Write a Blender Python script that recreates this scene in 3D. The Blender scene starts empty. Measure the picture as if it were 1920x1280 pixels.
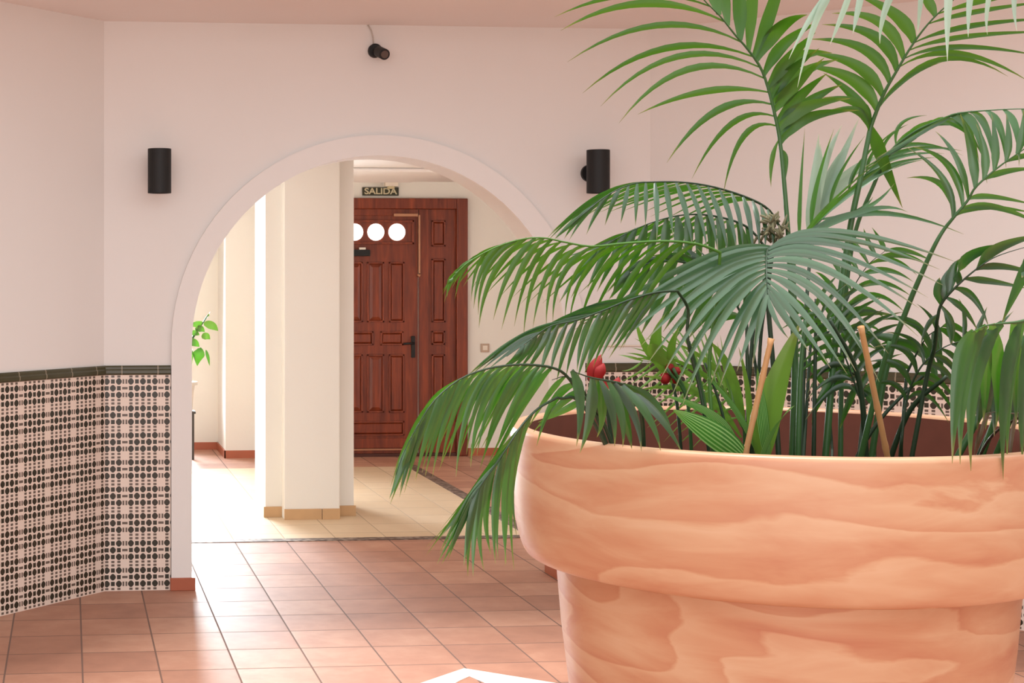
import bpy, bmesh, math, random
from mathutils import Vector, Matrix
random.seed(7)
SC = bpy.context.scene
COL = SC.collection

# ------------------------------------------------------------------ camera
F_PX, CX, HZ, EYE = 2950.0, 400.0, 512.0, 1.7
YAW = math.atan(270 / 2950)
cam_d = bpy.data.cameras.new('camera')
cam = bpy.data.objects.new('camera', cam_d)
COL.objects.link(cam)
cam.location = (0, 0, EYE)
cam.rotation_euler = (math.pi / 2, 0, -YAW)
cam_d.sensor_width = 36
cam_d.lens = F_PX / 1920 * 36
cam_d.shift_x = (960 - CX) / 1920
cam_d.shift_y = -(640 - HZ) / 1920
cam_d.clip_start = 0.05
SC.camera = cam

# ------------------------------------------------------------------ world, lamps, exposure
w = bpy.data.worlds.new('world')
SC.world = w
w.use_nodes = True
wb = w.node_tree.nodes['Background']
wb.inputs[0].default_value = (1.0, 0.99, 0.98, 1)
wb.inputs[1].default_value = 0.8
SC.view_settings.view_transform = 'Standard'
SC.view_settings.look = 'None'
SC.view_settings.gamma = 1
SC.view_settings.use_curve_mapping = False
SC.view_settings.exposure = -0.12
SC.cycles.max_bounces = 10
SC.cycles.diffuse_bounces = 5
SC.cycles.glossy_bounces = 4
SC.cycles.transmission_bounces = 4
SC.cycles.use_denoising = True


def area(name, loc, rot, sx, sy, power, color=(1, 1, 1)):
    d = bpy.data.lights.new(name, 'AREA')
    d.shape = 'RECTANGLE'
    d.size, d.size_y, d.energy, d.color = sx, sy, power, color
    o = bpy.data.objects.new(name, d)
    o.location, o.rotation_euler = loc, rot
    COL.objects.link(o)
    return o


# daylight through the roof opening, through the glazed front behind the viewer, and through the hall window
area('skylight', (1.6, 1.4, 3.3), (0, 0, 0), 8.0, 8.4, 310, (0.91, 0.965, 1.0))
area('window_light', (-0.9, -4.4, 2.2), (math.pi / 2, 0, 0), 9.0, 3.6, 360, (0.91, 0.965, 1.0))
sd = bpy.data.lights.new('sun', 'SUN')
sd.energy, sd.angle, sd.color = 3.9, math.radians(14), (1.0, 0.97, 0.93)
sun = bpy.data.objects.new('sun', sd)
sun.rotation_euler = Vector((0.03, -0.04, -1)).to_track_quat('-Z', 'Y').to_euler()
sun.location = (1.6, 2, 6)
COL.objects.link(sun)
hw = area('hall_window_light', (0.4, 15.05, 1.4), (math.pi / 2, 0, math.pi), 1.4, 2.1, 250, (0.86, 0.945, 1.0))
hw.data.spread = math.radians(95)
hw.rotation_euler[0] = math.pi / 2 - 0.14
area('hall_fill_light', (6.7, 10.6, 1.4), (math.pi / 2, 0, math.pi / 2), 3.0, 2.0, 58, (1.0, 0.96, 0.9))  # added fill to brighten the door wall; no window is built here

# ------------------------------------------------------------------ picture <-> place
R_ = Vector((math.cos(YAW), -math.sin(YAW), 0))
F_ = Vector((math.sin(YAW), math.cos(YAW), 0))
U_ = Vector((0, 0, 1))
C0 = Vector((0, 0, EYE))


def at(x, y, d):
    """the point of the place that lies d metres ahead of the viewer in direction (x, y)"""
    return C0 + d * (F_ + (x - CX) / F_PX * R_ - (y - HZ) / F_PX * U_)


def onY(x, y, Y):
    r = F_ + (x - CX) / F_PX * R_ - (y - HZ) / F_PX * U_
    return C0 + r * (Y / r.y)


def onZ(x, y, z=0.0):
    r = F_ + (x - CX) / F_PX * R_ - (y - HZ) / F_PX * U_
    return C0 + r * ((z - EYE) / r.z)


# ------------------------------------------------------------------ materials
def lin(c):
    c = c / 255
    return c / 12.92 if c <= 0.04045 else ((c + 0.055) / 1.055) ** 2.4


def rgb(r, g, b):
    return (lin(r), lin(g), lin(b), 1)


class NT:
    def __init__(s, name):
        s.m = bpy.data.materials.new(name)
        s.m.use_nodes = True
        s.t = s.m.node_tree
        s.b = s.t.nodes['Principled BSDF']
        s.out = s.t.nodes['Material Output']

    def n(s, typ, **kw):
        nd = s.t.nodes.new(typ)
        for k, v in kw.items():
            setattr(nd, k, v)
        return nd

    def lk(s, a, b):
        s.t.links.new(a, b)

    def put(s, sock, v):
        if hasattr(v, 'is_linked'):
            s.t.links.new(v, sock)
        else:
            sock.default_value = v

    def M(s, op, a, b=None, c=None):
        nd = s.n('ShaderNodeMath', operation=op)
        for i, v in enumerate((a, b, c)):
            if v is not None:
                s.put(nd.inputs[i], v)
        return nd.outputs[0]

    def mix(s, f, a, b):
        nd = s.n('ShaderNodeMix', data_type='RGBA')
        s.put(nd.inputs[0], f)
        s.put(nd.inputs[6], a)
        s.put(nd.inputs[7], b)
        return nd.outputs[2]

    def coord(s, which='Object'):
        return s.n('ShaderNodeTexCoord').outputs[which]

    def xyz(s, v):
        nd = s.n('ShaderNodeSeparateXYZ')
        s.lk(v, nd.inputs[0])
        return nd.outputs

    def comb(s, x, y, z):
        nd = s.n('ShaderNodeCombineXYZ')
        for i, v in enumerate((x, y, z)):
            s.put(nd.inputs[i], v)
        return nd.outputs[0]

    def noise(s, vec, scale, detail=3, rough=0.5, dist=0.0):
        nd = s.n('ShaderNodeTexNoise')
        s.lk(vec, nd.inputs['Vector'])
        nd.inputs['Scale'].default_value = scale
        nd.inputs['Detail'].default_value = detail
        nd.inputs['Roughness'].default_value = rough
        nd.inputs['Distortion'].default_value = dist
        return nd.outputs['Fac']

    def ramp(s, f, stops):
        nd = s.n('ShaderNodeValToRGB')
        e = nd.color_ramp.elements
        e[0].position, e[0].color = stops[0]
        e[1].position, e[1].color = stops[-1]
        for p, c in stops[1:-1]:
            x = e.new(p)
            x.color = c
        s.lk(f, nd.inputs[0])
        return nd.outputs[0]

    def bump(s, h, strength=0.2, dist=0.01):
        nd = s.n('ShaderNodeBump')
        nd.inputs['Strength'].default_value = strength
        nd.inputs['Distance'].default_value = dist
        s.lk(h, nd.inputs['Height'])
        s.lk(nd.outputs[0], s.b.inputs['Normal'])

    def fin(s, col=None, rough=None, **kw):
        if col is not None:
            s.put(s.b.inputs['Base Color'], col)
        if rough is not None:
            s.put(s.b.inputs['Roughness'], rough)
        for k, v in kw.items():
            s.put(s.b.inputs[k.replace('_', ' ')], v)
        return s.m


def plaster(name, c1, c2, rough=0.75):
    t = NT(name)
    v = t.coord()
    f = t.noise(v, 1.3, 4)
    h = t.noise(v, 35, 3)
    t.bump(h, 0.12, 0.004)
    return t.fin(t.mix(f, c1, c2), rough)


def plain(name, c, rough=0.5, metal=0.0, vary=0.12):
    t = NT(name)
    f = t.noise(t.coord(), 14, 2)
    d = tuple(x * (1 - vary) for x in c[:3]) + (1,)
    t.b.inputs['Metallic'].default_value = metal
    return t.fin(t.mix(f, d, c), rough)


M_wall = plaster('pink_plaster', rgb(224, 221, 217), rgb(228, 225, 222))
M_ceil = plaster('ceiling_plaster', rgb(232, 225, 222), rgb(236, 230, 227))
M_hall = plaster('cream_plaster', rgb(228, 223, 214), rgb(232, 227, 219))
M_arch = plaster('arch_plaster', rgb(228, 225, 221), rgb(231, 228, 225))


def dado_mat():
    t = NT('patterned_glazed_tile')
    x, y, z = t.xyz(t.coord())
    u = t.M('DIVIDE', x, 0.0322)
    v = t.M('DIVIDE', t.M('ADD', z, 0.0165), 0.0361)
    i, j = t.M('FLOOR', u), t.M('FLOOR', v)
    fx = t.M('ABSOLUTE', t.M('SUBTRACT', t.M('SUBTRACT', u, i), 0.5))
    fy = t.M('ABSOLUTE', t.M('SUBTRACT', t.M('SUBTRACT', v, j), 0.5))
    i6 = t.M('FLOORED_MODULO', i, 6.0)
    j4 = t.M('FLOORED_MODULO', j, 4.0)
    sc = t.M('LESS_THAN', i6, 0.5)
    sr = t.M('LESS_THAN', j4, 0.5)
    par = t.M('FLOORED_MODULO', t.M('ADD', i6, j4), 2.0)
    mx = t.M('MAXIMUM', fx, fy)
    sm = t.M('ADD', fx, fy)
    small = t.M('LESS_THAN', mx, 0.32)
    big = t.M('MAXIMUM', t.M('MULTIPLY', t.M('LESS_THAN', mx, 0.48), t.M('LESS_THAN', sm, 0.63)),
              t.M('LESS_THAN', mx, 0.34))
    norm = t.M('ADD', t.M('MULTIPLY', par, small), t.M('MULTIPLY', t.M('SUBTRACT', 1.0, par), big))
    neither = t.M('MULTIPLY', t.M('SUBTRACT', 1.0, sc), t.M('SUBTRACT', 1.0, sr))
    dark = t.M('MULTIPLY', norm, neither)
    # separating column: rings and dashes; separating row: paired dashes
    midrow = t.M('COMPARE', j4, 2.0, 0.1)
    bars = t.M('MULTIPLY', t.M('LESS_THAN', fy, 0.34), t.M('MULTIPLY', t.M('GREATER_THAN', fx, 0.1), t.M('LESS_THAN', fx, 0.4)))
    dash = t.M('MULTIPLY', t.M('LESS_THAN', fy, 0.18), t.M('LESS_THAN', fx, 0.45))
    colp = t.M('ADD', t.M('MULTIPLY', midrow, dash), t.M('MULTIPLY', t.M('SUBTRACT', 1.0, midrow), bars))
    rowp = t.M('MULTIPLY', t.M('LESS_THAN', fx, 0.27), t.M('MULTIPLY', t.M('GREATER_THAN', fy, 0.09), t.M('LESS_THAN', fy, 0.42)))
    onlyc = t.M('MULTIPLY', sc, t.M('SUBTRACT', 1.0, sr))
    onlyr = t.M('MULTIPLY', sr, t.M('SUBTRACT', 1.0, sc))
    brown = t.M('ADD', t.M('MULTIPLY', colp, onlyc), t.M('MULTIPLY', rowp, onlyr))
    nz = t.noise(t.coord(), 6, 3)
    bg = t.mix(nz, rgb(222, 205, 190), rgb(232, 214, 202))
    c = t.mix(t.M('MULTIPLY', brown, 0.9), bg, rgb(66, 50, 38))
    c = t.mix(dark, c, t.mix(nz, rgb(34, 38, 26), rgb(50, 40, 26)))
    return t.fin(c, 0.3)


M_dado = dado_mat()


def cap_mat():
    t = NT('green_glazed_border')
    x, y, z = t.xyz(t.coord())
    u = t.M('FRACT', t.M('DIVIDE', x, 0.1932))
    joint = t.M('LESS_THAN', t.M('MINIMUM', u, t.M('SUBTRACT', 1.0, u)), 0.016)
    nz = t.noise(t.coord(), 9, 3)
    c = t.mix(joint, t.mix(nz, rgb(52, 52, 32), rgb(76, 72, 48)), rgb(140, 128, 108))
    return t.fin(c, 0.25)


M_cap = cap_mat()


def tile_floor(name, px, py, ox, oy, cols, grout, rough=0.3, gw=0.012, coat=0.0, spec=0.5):
    t = NT(name)
    t.b.inputs['Specular IOR Level'].default_value = spec
    v = t.coord()
    x, y, z = t.xyz(v)
    u = t.M('DIVIDE', t.M('SUBTRACT', x, ox), px)
    w_ = t.M('DIVIDE', t.M('SUBTRACT', y, oy), py)
    i, j = t.M('FLOOR', u), t.M('FLOOR', w_)
    fu, fw = t.M('SUBTRACT', u, i), t.M('SUBTRACT', w_, j)
    eu = t.M('MINIMUM', fu, t.M('SUBTRACT', 1.0, fu))
    ew = t.M('MINIMUM', fw, t.M('SUBTRACT', 1.0, fw))
    e = t.M('MINIMUM', eu, ew)
    g = t.M('LESS_THAN', e, gw)
    wn = t.n('ShaderNodeTexWhiteNoise', noise_dimensions='2D')
    t.lk(t.comb(i, j, 0.0), wn.inputs['Vector'])
    nz = t.noise(v, 5.5, 5, 0.6)
    f = t.M('ADD', t.M('MULTIPLY', wn.outputs['Value'], 0.25), t.M('ADD', 0.1, t.M('MULTIPLY', nz, 0.55)))
    c = t.ramp(f, [(0.2, cols[0]), (0.5, cols[1]), (0.8, cols[2])])
    c = t.mix(g, c, grout)
    hgt = t.M('ADD', t.M('MULTIPLY', t.M('MINIMUM', e, 0.03), 10.0), t.M('MULTIPLY', t.noise(v, 9, 4, 0.6), 0.35))
    t.bump(hgt, 0.25, 0.006)
    r = t.M('ADD', rough, t.M('MULTIPLY', g, 0.4))
    t.b.inputs['Coat Weight'].default_value = coat
    t.b.inputs['Coat Roughness'].default_value = 0.42
    return t.fin(c, r)


M_floor = tile_floor('terracotta_tile', 0.329, 0.345, 0.714, 0.17,
                     (rgb(146, 96, 75), rgb(174, 121, 96), rgb(200, 152, 126)), rgb(112, 80, 66), 0.56, spec=0.9)
M_cream = tile_floor('cream_tile', 0.329, 0.345, 0.714, 0.17,
                     (rgb(202, 174, 140), rgb(210, 184, 152), rgb(218, 194, 164)), rgb(178, 156, 130), 0.5)
M_base = plain('terracotta_skirting', rgb(172, 92, 62), 0.4)
M_basec = plain('sandstone_skirting', rgb(200, 160, 116), 0.5)


def pebble_mat():
    t = NT('pebble_mosaic')
    v = t.n('ShaderNodeTexVoronoi')
    t.lk(t.coord(), v.inputs['Vector'])
    v.inputs['Scale'].default_value = 26
    c = t.ramp(v.outputs['Distance'], [(0.25, rgb(150, 132, 118)), (0.6, rgb(86, 66, 56))])
    return t.fin(c, 0.5)


M_pebble = pebble_mat()


def wood_mat():
    t = NT('red_brown_wood')
    x, y, z = t.xyz(t.coord())
    v = t.comb(t.M('MULTIPLY', x, 14.0), t.M('MULTIPLY', y, 14.0), t.M('MULTIPLY', z, 1.2))
    f = t.noise(v, 1.6, 5, 0.6, 0.6)
    c = t.ramp(f, [(0.25, rgb(82, 28, 12)), (0.55, rgb(122, 50, 24)), (0.8, rgb(150, 68, 34))])
    return t.fin(c, 0.4)


M_wood = wood_mat()
M_woodd = plain('dark_wood', rgb(70, 26, 14), 0.45)
M_black = plain('black_metal', rgb(9, 8, 7), 0.6)
M_blackg = plain('black_gloss', rgb(30, 26, 24), 0.2)
M_steel = plain('brushed_brass', rgb(190, 140, 110), 0.35, 0.8)
M_white = plain('white_plastic', rgb(232, 220, 205), 0.45)
M_grey = plain('grey_cable', rgb(200, 190, 180), 0.5)


def emit(name, c, s):
    t = NT(name)
    t.put(t.b.inputs['Base Color'], c)
    t.put(t.b.inputs['Emission Color'], c)
    t.b.inputs['Emission Strength'].default_value = s
    return t.m


M_lit = emit('daylit_glass', (1, 0.97, 0.9, 1), 2.5)


def pot_mat():
    t = NT('terracotta_glaze')
    x, y, z = t.xyz(t.coord())
    v = t.comb(t.M('MULTIPLY', x, 0.75), t.M('MULTIPLY', y, 0.75), t.M('MULTIPLY', z, 3.2))
    n1 = t.noise(v, 1.2, 1, 0.4, 0.7)
    n2 = t.noise(v, 3.4, 4, 0.55, 0.6)
    ph = t.M('ADD', t.M('ADD', t.M('MULTIPLY', n1, 5.0), t.M('MULTIPLY', n2, 0.7)), t.M('MULTIPLY', z, 6.0))
    wv = t.M('FRACT', ph)
    edge = t.M('MINIMUM', t.M('MULTIPLY', t.M('SUBTRACT', 1.0, wv), 14.0), 1.0)
    f = t.M('ADD', t.M('MULTIPLY', t.M('MULTIPLY', wv, edge), 0.34), t.M('MULTIPLY', n2, 0.64))
    c = t.ramp(f, [(0.15, rgb(180, 116, 86)), (0.38, rgb(193, 141, 107)), (0.6, rgb(202, 160, 126)), (0.85, rgb(210, 176, 144))])
    t.bump(n2, 0.05, 0.01)
    t.b.inputs['Coat Weight'].default_value = 0.2
    t.b.inputs['Coat Roughness'].default_value = 0.22
    return t.fin(c, 0.42)


M_pot = pot_mat()
M_clayshade = plain('shaded_clay', rgb(126, 66, 48), 0.7, 0, 0.3)  # shade inside the pot, put into a darker clay colour


def soil_mat():
    t = NT('dark_soil')
    f = t.noise(t.coord(), 30, 5, 0.7)
    t.bump(f, 0.8, 0.03)
    return t.fin(t.mix(f, rgb(28, 14, 10), rgb(70, 40, 28)), 0.95)


M_soil = soil_mat()


def leaf_mat(name, c1, c2, tip, rough=0.3, trans=0.28, tcol=None, stripe=None, coat=0.75):
    t = NT(name)
    a = t.n('ShaderNodeAttribute', attribute_name='along').outputs['Fac']
    r = t.n('ShaderNodeAttribute', attribute_name='tone').outputs['Fac']
    c = t.mix(r, c1, c2)
    if stripe:
        b = t.n('ShaderNodeAttribute', attribute_name='across').outputs['Fac']
        f = t.M('GREATER_THAN', t.M('SINE', t.M('MULTIPLY', b, 44.0)), 0.25)
        c = t.mix(f, c, stripe)
    f = t.M('SMOOTHSTEP', 0.86, 1.0, a) if False else t.M('MULTIPLY', t.M('MAXIMUM', t.M('SUBTRACT', a, 0.86), 0.0), 6.0)
    c = t.mix(t.M('MINIMUM', f, 1.0), c, tip)
    t.fin(c, rough)
    t.b.inputs['Coat Weight'].default_value = coat
    t.b.inputs['Coat Roughness'].default_value = 0.3
    tr = t.n('ShaderNodeBsdfTranslucent')
    t.lk(t.mix(0.75, c, tcol or rgb(110, 190, 40)), tr.inputs['Color'])
    mx = t.n('ShaderNodeMixShader')
    mx.inputs[0].default_value = trans
    t.lk(t.b.outputs[0], mx.inputs[1])
    t.lk(tr.outputs[0], mx.inputs[2])
    t.lk(mx.outputs[0], t.out.inputs[0])
    return t.m


TIP = rgb(150, 128, 70)
M_leaf = leaf_mat('palm_leaf', rgb(26, 62, 30), rgb(48, 90, 42), TIP)
M_leafd = leaf_mat('dark_palm_leaf', rgb(16, 42, 26), rgb(34, 66, 40), TIP, 0.3, 0.2)
M_leafb = leaf_mat('bright_palm_leaf', rgb(38, 78, 18), rgb(72, 108, 30), TIP, 0.45, 0.32, rgb(84, 140, 18), None, 0.15)
M_leafp = leaf_mat('pale_sheen_leaf', rgb(128, 152, 134), rgb(158, 178, 160), rgb(196, 190, 160), 0.3, 0.3, rgb(200, 225, 190))  # sky sheen on the blades is put into the pale base colour
M_leafy = leaf_mat('yellow_green_leaf', rgb(84, 128, 38), rgb(118, 152, 62), rgb(150, 150, 80), 0.35, 0.22, rgb(120, 170, 50))
M_leafs = leaf_mat('striped_leaf', rgb(48, 104, 42), rgb(66, 122, 52), rgb(110, 136, 66), 0.3, 0.15, None, rgb(136, 172, 104))
M_leafn = leaf_mat('browned_leaf', rgb(70, 58, 40), rgb(92, 80, 56), rgb(120, 90, 60), 0.4, 0.2, rgb(120, 90, 50))
M_stalk = plain('green_stalk', rgb(52, 92, 44), 0.4)
M_stalkd = plain('dark_green_stalk', rgb(30, 54, 30), 0.45)
M_bamboo = plain('bamboo_cane', rgb(188, 138, 88), 0.5)
M_red = plain('red_bract', rgb(150, 6, 8), 0.7)
M_fibre = plain('palm_fibre', rgb(118, 112, 84), 0.9)
M_marble = plain('white_marble', rgb(244, 242, 238), 0.25, 0, 0.04)


# ------------------------------------------------------------------ mesh helpers
class MB:
    def __init__(s):
        s.v, s.f = [], []

    def poly(s, pts):
        n = len(s.v)
        s.v += [tuple(p) for p in pts]
        s.f.append(tuple(range(n, n + len(pts))))

    def box(s, a, b):
        x0, y0, z0 = a
        x1, y1, z1 = b
        n = len(s.v)
        s.v += [(x0, y0, z0), (x1, y0, z0), (x1, y1, z0), (x0, y1, z0), (x0, y0, z1), (x1, y0, z1), (x1, y1, z1), (x0, y1, z1)]
        s.f += [tuple(n + k for k in q) for q in ((0, 3, 2, 1), (4, 5, 6, 7), (0, 1, 5, 4), (1, 2, 6, 5), (2, 3, 7, 6), (3, 0, 4, 7))]

    def prism(s, pts, z0, z1):
        """closed plan outline (counter-clockwise) raised from z0 to z1"""
        n, k = len(s.v), len(pts)
        s.v += [(p[0], p[1], z0) for p in pts] + [(p[0], p[1], z1) for p in pts]
        s.f.append(tuple(n + i for i in reversed(range(k))))
        s.f.append(tuple(n + k + i for i in range(k)))
        for i in range(k):
            j = (i + 1) % k
            s.f.append((n + i, n + j, n + k + j, n + k + i))

    def lathe(s, prof, seg=96, c=(0, 0)):
        n, k = len(s.v), len(prof)
        for r, z in prof:
            for i in range(seg):
                a = 2 * math.pi * i / seg
                s.v.append((c[0] + r * math.cos(a), c[1] + r * math.sin(a), z))
        for q in range(k - 1):
            for i in range(seg):
                j = (i + 1) % seg
                s.f.append((n + q * seg + i, n + q * seg + j, n + (q + 1) * seg + j, n + (q + 1) * seg + i))

    def tube(s, pts, radii, seg=8, cap=True):
        pts = [Vector(p) for p in pts]
        n = len(s.v)
        k = len(pts)
        prev = None
        for i, p in enumerate(pts):
            t = (pts[min(i + 1, k - 1)] - pts[max(i - 1, 0)]).normalized()
            if prev is None:
                prev = t.orthogonal().normalized()
            prev = (prev - t * prev.dot(t)).normalized()
            b = t.cross(prev)
            r = radii[i] if isinstance(radii, (list, tuple)) else radii
            for q in range(seg):
                a = 2 * math.pi * q / seg
                s.v.append(tuple(p + r * (math.cos(a) * prev + math.sin(a) * b)))
        for i in range(k - 1):
            for q in range(seg):
                q2 = (q + 1) % seg
                s.f.append((n + i * seg + q, n + i * seg + q2, n + (i + 1) * seg + q2, n + (i + 1) * seg + q))
        if cap:
            s.f.append(tuple(n + q for q in reversed(range(seg))))
            s.f.append(tuple(n + (k - 1) * seg + q for q in range(seg)))

    def cyl(s, a, b, r, seg=32):
        s.tube([a, b], r, seg)

    def ball(s, c, r, seg=12, rings=8):
        c = Vector(c)
        r = Vector(r) if not isinstance(r, (int, float)) else Vector((r, r, r))
        n = len(s.v)
        for i in range(1, rings):
            p = math.pi * i / rings
            for j in range(seg):
                a = 2 * math.pi * j / seg
                s.v.append((c.x + r.x * math.sin(p) * math.cos(a), c.y + r.y * math.sin(p) * math.sin(a), c.z + r.z * math.cos(p)))
        top = len(s.v)
        s.v += [(c.x, c.y, c.z + r.z), (c.x, c.y, c.z - r.z)]
        for i in range(rings - 2):
            for j in range(seg):
                k = (j + 1) % seg
                s.f.append((n + i * seg + j, n + (i + 1) * seg + j, n + (i + 1) * seg + k, n + i * seg + k))
        for j in range(seg):
            k = (j + 1) % seg
            s.f.append((top, n + j, n + k))
            s.f.append((top + 1, n + (rings - 2) * seg + k, n + (rings - 2) * seg + j))

    def build(s, name, mat, parent=None, smooth=False, loc=None, rotz=0.0, bevel=0.0, local=False):
        me = bpy.data.meshes.new(name)
        o = bpy.data.objects.new(name, me)
        L = Vector(loc) if loc is not None else Vector((0, 0, 0))
        mat4 = Matrix.Translation(L) @ Matrix.Rotation(rotz, 4, 'Z')
        inv = mat4.inverted()
        vs = s.v if local else [tuple(inv @ Vector(p)) for p in s.v]
        me.from_pydata(vs, [], s.f)
        me.update()
        me.materials.append(mat)
        if smooth:
            me.polygons.foreach_set('use_smooth', [True] * len(me.polygons))
        COL.objects.link(o)
        if parent is not None:
            o.parent = parent
            o.matrix_parent_inverse = Matrix.Identity(4)
            pw = Matrix.LocRotScale(parent.location, parent.rotation_euler, parent.scale)
            q = parent.parent
            while q is not None:
                pw = Matrix.LocRotScale(q.location, q.rotation_euler, q.scale) @ pw
                q = q.parent
            o.matrix_basis = pw.inverted() @ mat4
        else:
            o.matrix_basis = mat4
        if bevel:
            md = o.modifiers.new('edge', 'BEVEL')
            md.width, md.segments, md.limit_method = bevel, 2, 'ANGLE'
        return o


def tag(o, label=None, cat=None, group=None, kind=None):
    if label:
        o['label'] = label
    if cat:
        o['category'] = cat
    if group:
        o['group'] = group
    if kind:
        o['kind'] = kind
    return o


def empty(name, loc, label, cat, group=None, kind=None):
    o = bpy.data.objects.new(name, None)
    o.location = loc
    o.empty_display_size = 0.1
    COL.objects.link(o)
    return tag(o, label, cat, group, kind)


def struct(o):
    o['kind'] = 'structure'
    return o


def smooth_angle(o):
    for p in o.data.polygons:
        p.use_smooth = True


# ------------------------------------------------------------------ setting: room
YW = 8.447
TH = 0.28
XL, XR = 0.185, 3.2
ZC = 3.05
s45 = math.sqrt(0.5)
dl = Vector((-0.528, -0.567, 0)).normalized()
LEN = 7.2
PL = Vector((XL, YW, 0)) + dl * LEN
dr = Vector((s45, -s45, 0))
PR = Vector((XR, YW, 0)) + dr * LEN

fl = MB()
fl.poly([(-7, -6, 0), (10, -6, 0), (10, 15.3, 0), (-7, 15.3, 0)])
struct(fl.build('floor', M_floor))

# front wall with arch
AX, AZ = 1.683, 1.311
RI, RO = 1.028, 1.138
N = 48


def arc(r, n=N):
    return [(AX + r * math.cos(math.pi * k / n), AZ + r * math.sin(math.pi * k / n)) for k in range(n + 1)]


def arch_wall(y0, y1, x0, x1, ztop, r):
    b = MB()
    a = arc(r)  # right to left
    for y, flip in ((y0, False), (y1, True)):
        def P(q):
            b.poly(q if not flip else q[::-1])
        P([(x0, y, 0), (AX - r, y, 0), (AX - r, y, AZ), (x0, y, AZ)])
        P([(AX + r, y, 0), (x1, y, 0), (x1, y, AZ), (AX + r, y, AZ)])
        top = AZ + r
        for k in range(N):
            (xa, za), (xb, zb) = a[k], a[k + 1]
            P([(xb, y, zb), (xa, y, za), (xa, y, ztop), (xb, y, ztop)])
        P([(x0, y, AZ), (AX - r, y, AZ), (AX - r, y, ztop), (x0, y, ztop)])
        P([(AX + r, y, AZ), (x1, y, AZ), (x1, y, ztop), (AX + r, y, ztop)])
    path = [(AX + r, 0)] + a + [(AX - r, 0)]
    for k in range(len(path) - 1):
        (xa, za), (xb, zb) = path[k], path[k + 1]
        b.poly([(xa, y0, za), (xb, y0, zb), (xb, y1, zb), (xa, y1, za)])
    for x in (x0, x1):
        b.poly([(x, y0, 0), (x, y1, 0), (x, y1, ztop), (x, y0, ztop)])
    b.poly([(x0, y0, ztop), (x1, y0, ztop), (x1, y1, ztop), (x0, y1, ztop)])
    return b


struct(arch_wall(YW, YW + TH, XL - 0.0, XR, ZC, RI).build('wall_front', M_wall))

# raised plaster band around the arch
b = MB()
pi_, po_ = [(AX + RI, 0)] + arc(RI) + [(AX - RI, 0)], [(AX + RO, 0)] + arc(RO) + [(AX - RO, 0)]
yb = YW - 0.03
for k in range(len(pi_) - 1):
    i0, i1, o0, o1 = pi_[k], pi_[k + 1], po_[k], po_[k + 1]
    b.poly([(o0[0], yb, o0[1]), (o1[0], yb, o1[1]), (i1[0], yb, i1[1]), (i0[0], yb, i0[1])][::-1])
    b.poly([(o0[0], yb, o0[1]), (o0[0], YW, o0[1]), (o1[0], YW, o1[1]), (o1[0], yb, o1[1])][::-1])
    b.poly([(i0[0], yb, i0[1]), (i1[0], yb, i1[1]), (i1[0], YW, i1[1]), (i0[0], YW, i0[1])][::-1])
struct(b.build('trim_1', M_arch))

# side walls (slabs along the diagonals)


def diag_wall(name, p0, p1, mat, z1, t=0.25, side=1):
    p0, p1 = Vector(p0), Vector(p1)
    d = (p1 - p0).normalized()
    n = Vector((-d.y, d.x, 0)) * side * t
    b = MB()
    pts = [p0, p1, p1 + n, p0 + n]
    if side < 0:
        pts = pts[::-1]
    b.prism(pts, 0, z1)
    return struct(b.build(name, mat))


diag_wall('wall_left', PL, (XL, YW, 0), M_wall, ZC)
diag_wall('wall_right', (XR, YW, 0), PR, M_wall, ZC)
diag_wall('wall_west', (PL.x, -5, 0), (PL.x, PL.y, 0), M_wall, ZC)
diag_wall('wall_east', (PR.x, PR.y, 0), (PR.x, -5, 0), M_wall, ZC)
diag_wall('wall_back', (PR.x, -5, 0), (PL.x, -5, 0), M_wall, ZC)

# ceiling soffit with the roof opening
b = MB()
IN = 0.95
outer = [(PL.x, -5), (PR.x, -5), (PR.x, PR.y), (XR, YW), (XL, YW), (PL.x, PL.y)]
k = IN * math.tan(math.pi / 8)
inner = [(PL.x + IN, -5 + IN), (PR.x - IN, -5 + IN), (PR.x - IN, PR.y - k), (XR - k, YW - IN), (XL + k, YW - IN), (PL.x + IN, PL.y - k)]
for q in range(6):
    r = (q + 1) % 6
    o0, o1, i0, i1 = outer[q], outer[r], inner[q], inner[r]
    for z, rev in ((ZC, True), (ZC + 0.12, False)):
        pts = [(o0[0], o0[1], z), (o1[0], o1[1], z), (i1[0], i1[1], z), (i0[0], i0[1], z)]
        b.poly(pts[::-1] if rev else pts)
    b.poly([(i0[0], i0[1], ZC), (i1[0], i1[1], ZC), (i1[0], i1[1], ZC + 2.5), (i0[0], i0[1], ZC + 2.5)])
struct(b.build('ceiling', M_ceil))

# tiled dados with a green border
ZD, ZCAP = 1.156, 1.205


def dado(name, p0, p1, phase):
    """p0 -> p1 left to right as seen from the room; local x runs along it"""
    p0, p1 = Vector(p0), Vector(p1)
    d = p1 - p0
    L = d.length
    a = math.atan2(d.y, d.x)
    org = p0 - d.normalized() * phase
    b = MB()
    b.box((phase, -0.014, 0), (phase + L, 0.0, ZD))
    o = struct(b.build(name, M_dado, local=True, loc=org, rotz=a))
    c = MB()
    x0, x1 = phase, phase + L
    prof = [(0, ZD), (-0.018, ZD), (-0.024, ZD + 0.008), (-0.024, ZD + 0.024), (-0.018, ZD + 0.03), (-0.018, ZD + 0.042), (-0.012, ZCAP), (0, ZCAP)]
    n = len(c.v)
    c.v += [(x0, y, z) for y, z in prof] + [(x1, y, z) for y, z in prof]
    m = len(prof)
    for q in range(m):
        r = (q + 1) % m
        c.f.append((n + q, n + m + q, n + m + r, n + r))
    c.f.append(tuple(range(n, n + m)))
    c.f.append(tuple(reversed(range(n + m, n + 2 * m))))
    bo = c.build('border_cap', M_cap, local=True)
    bo.parent = o
    return o


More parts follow.
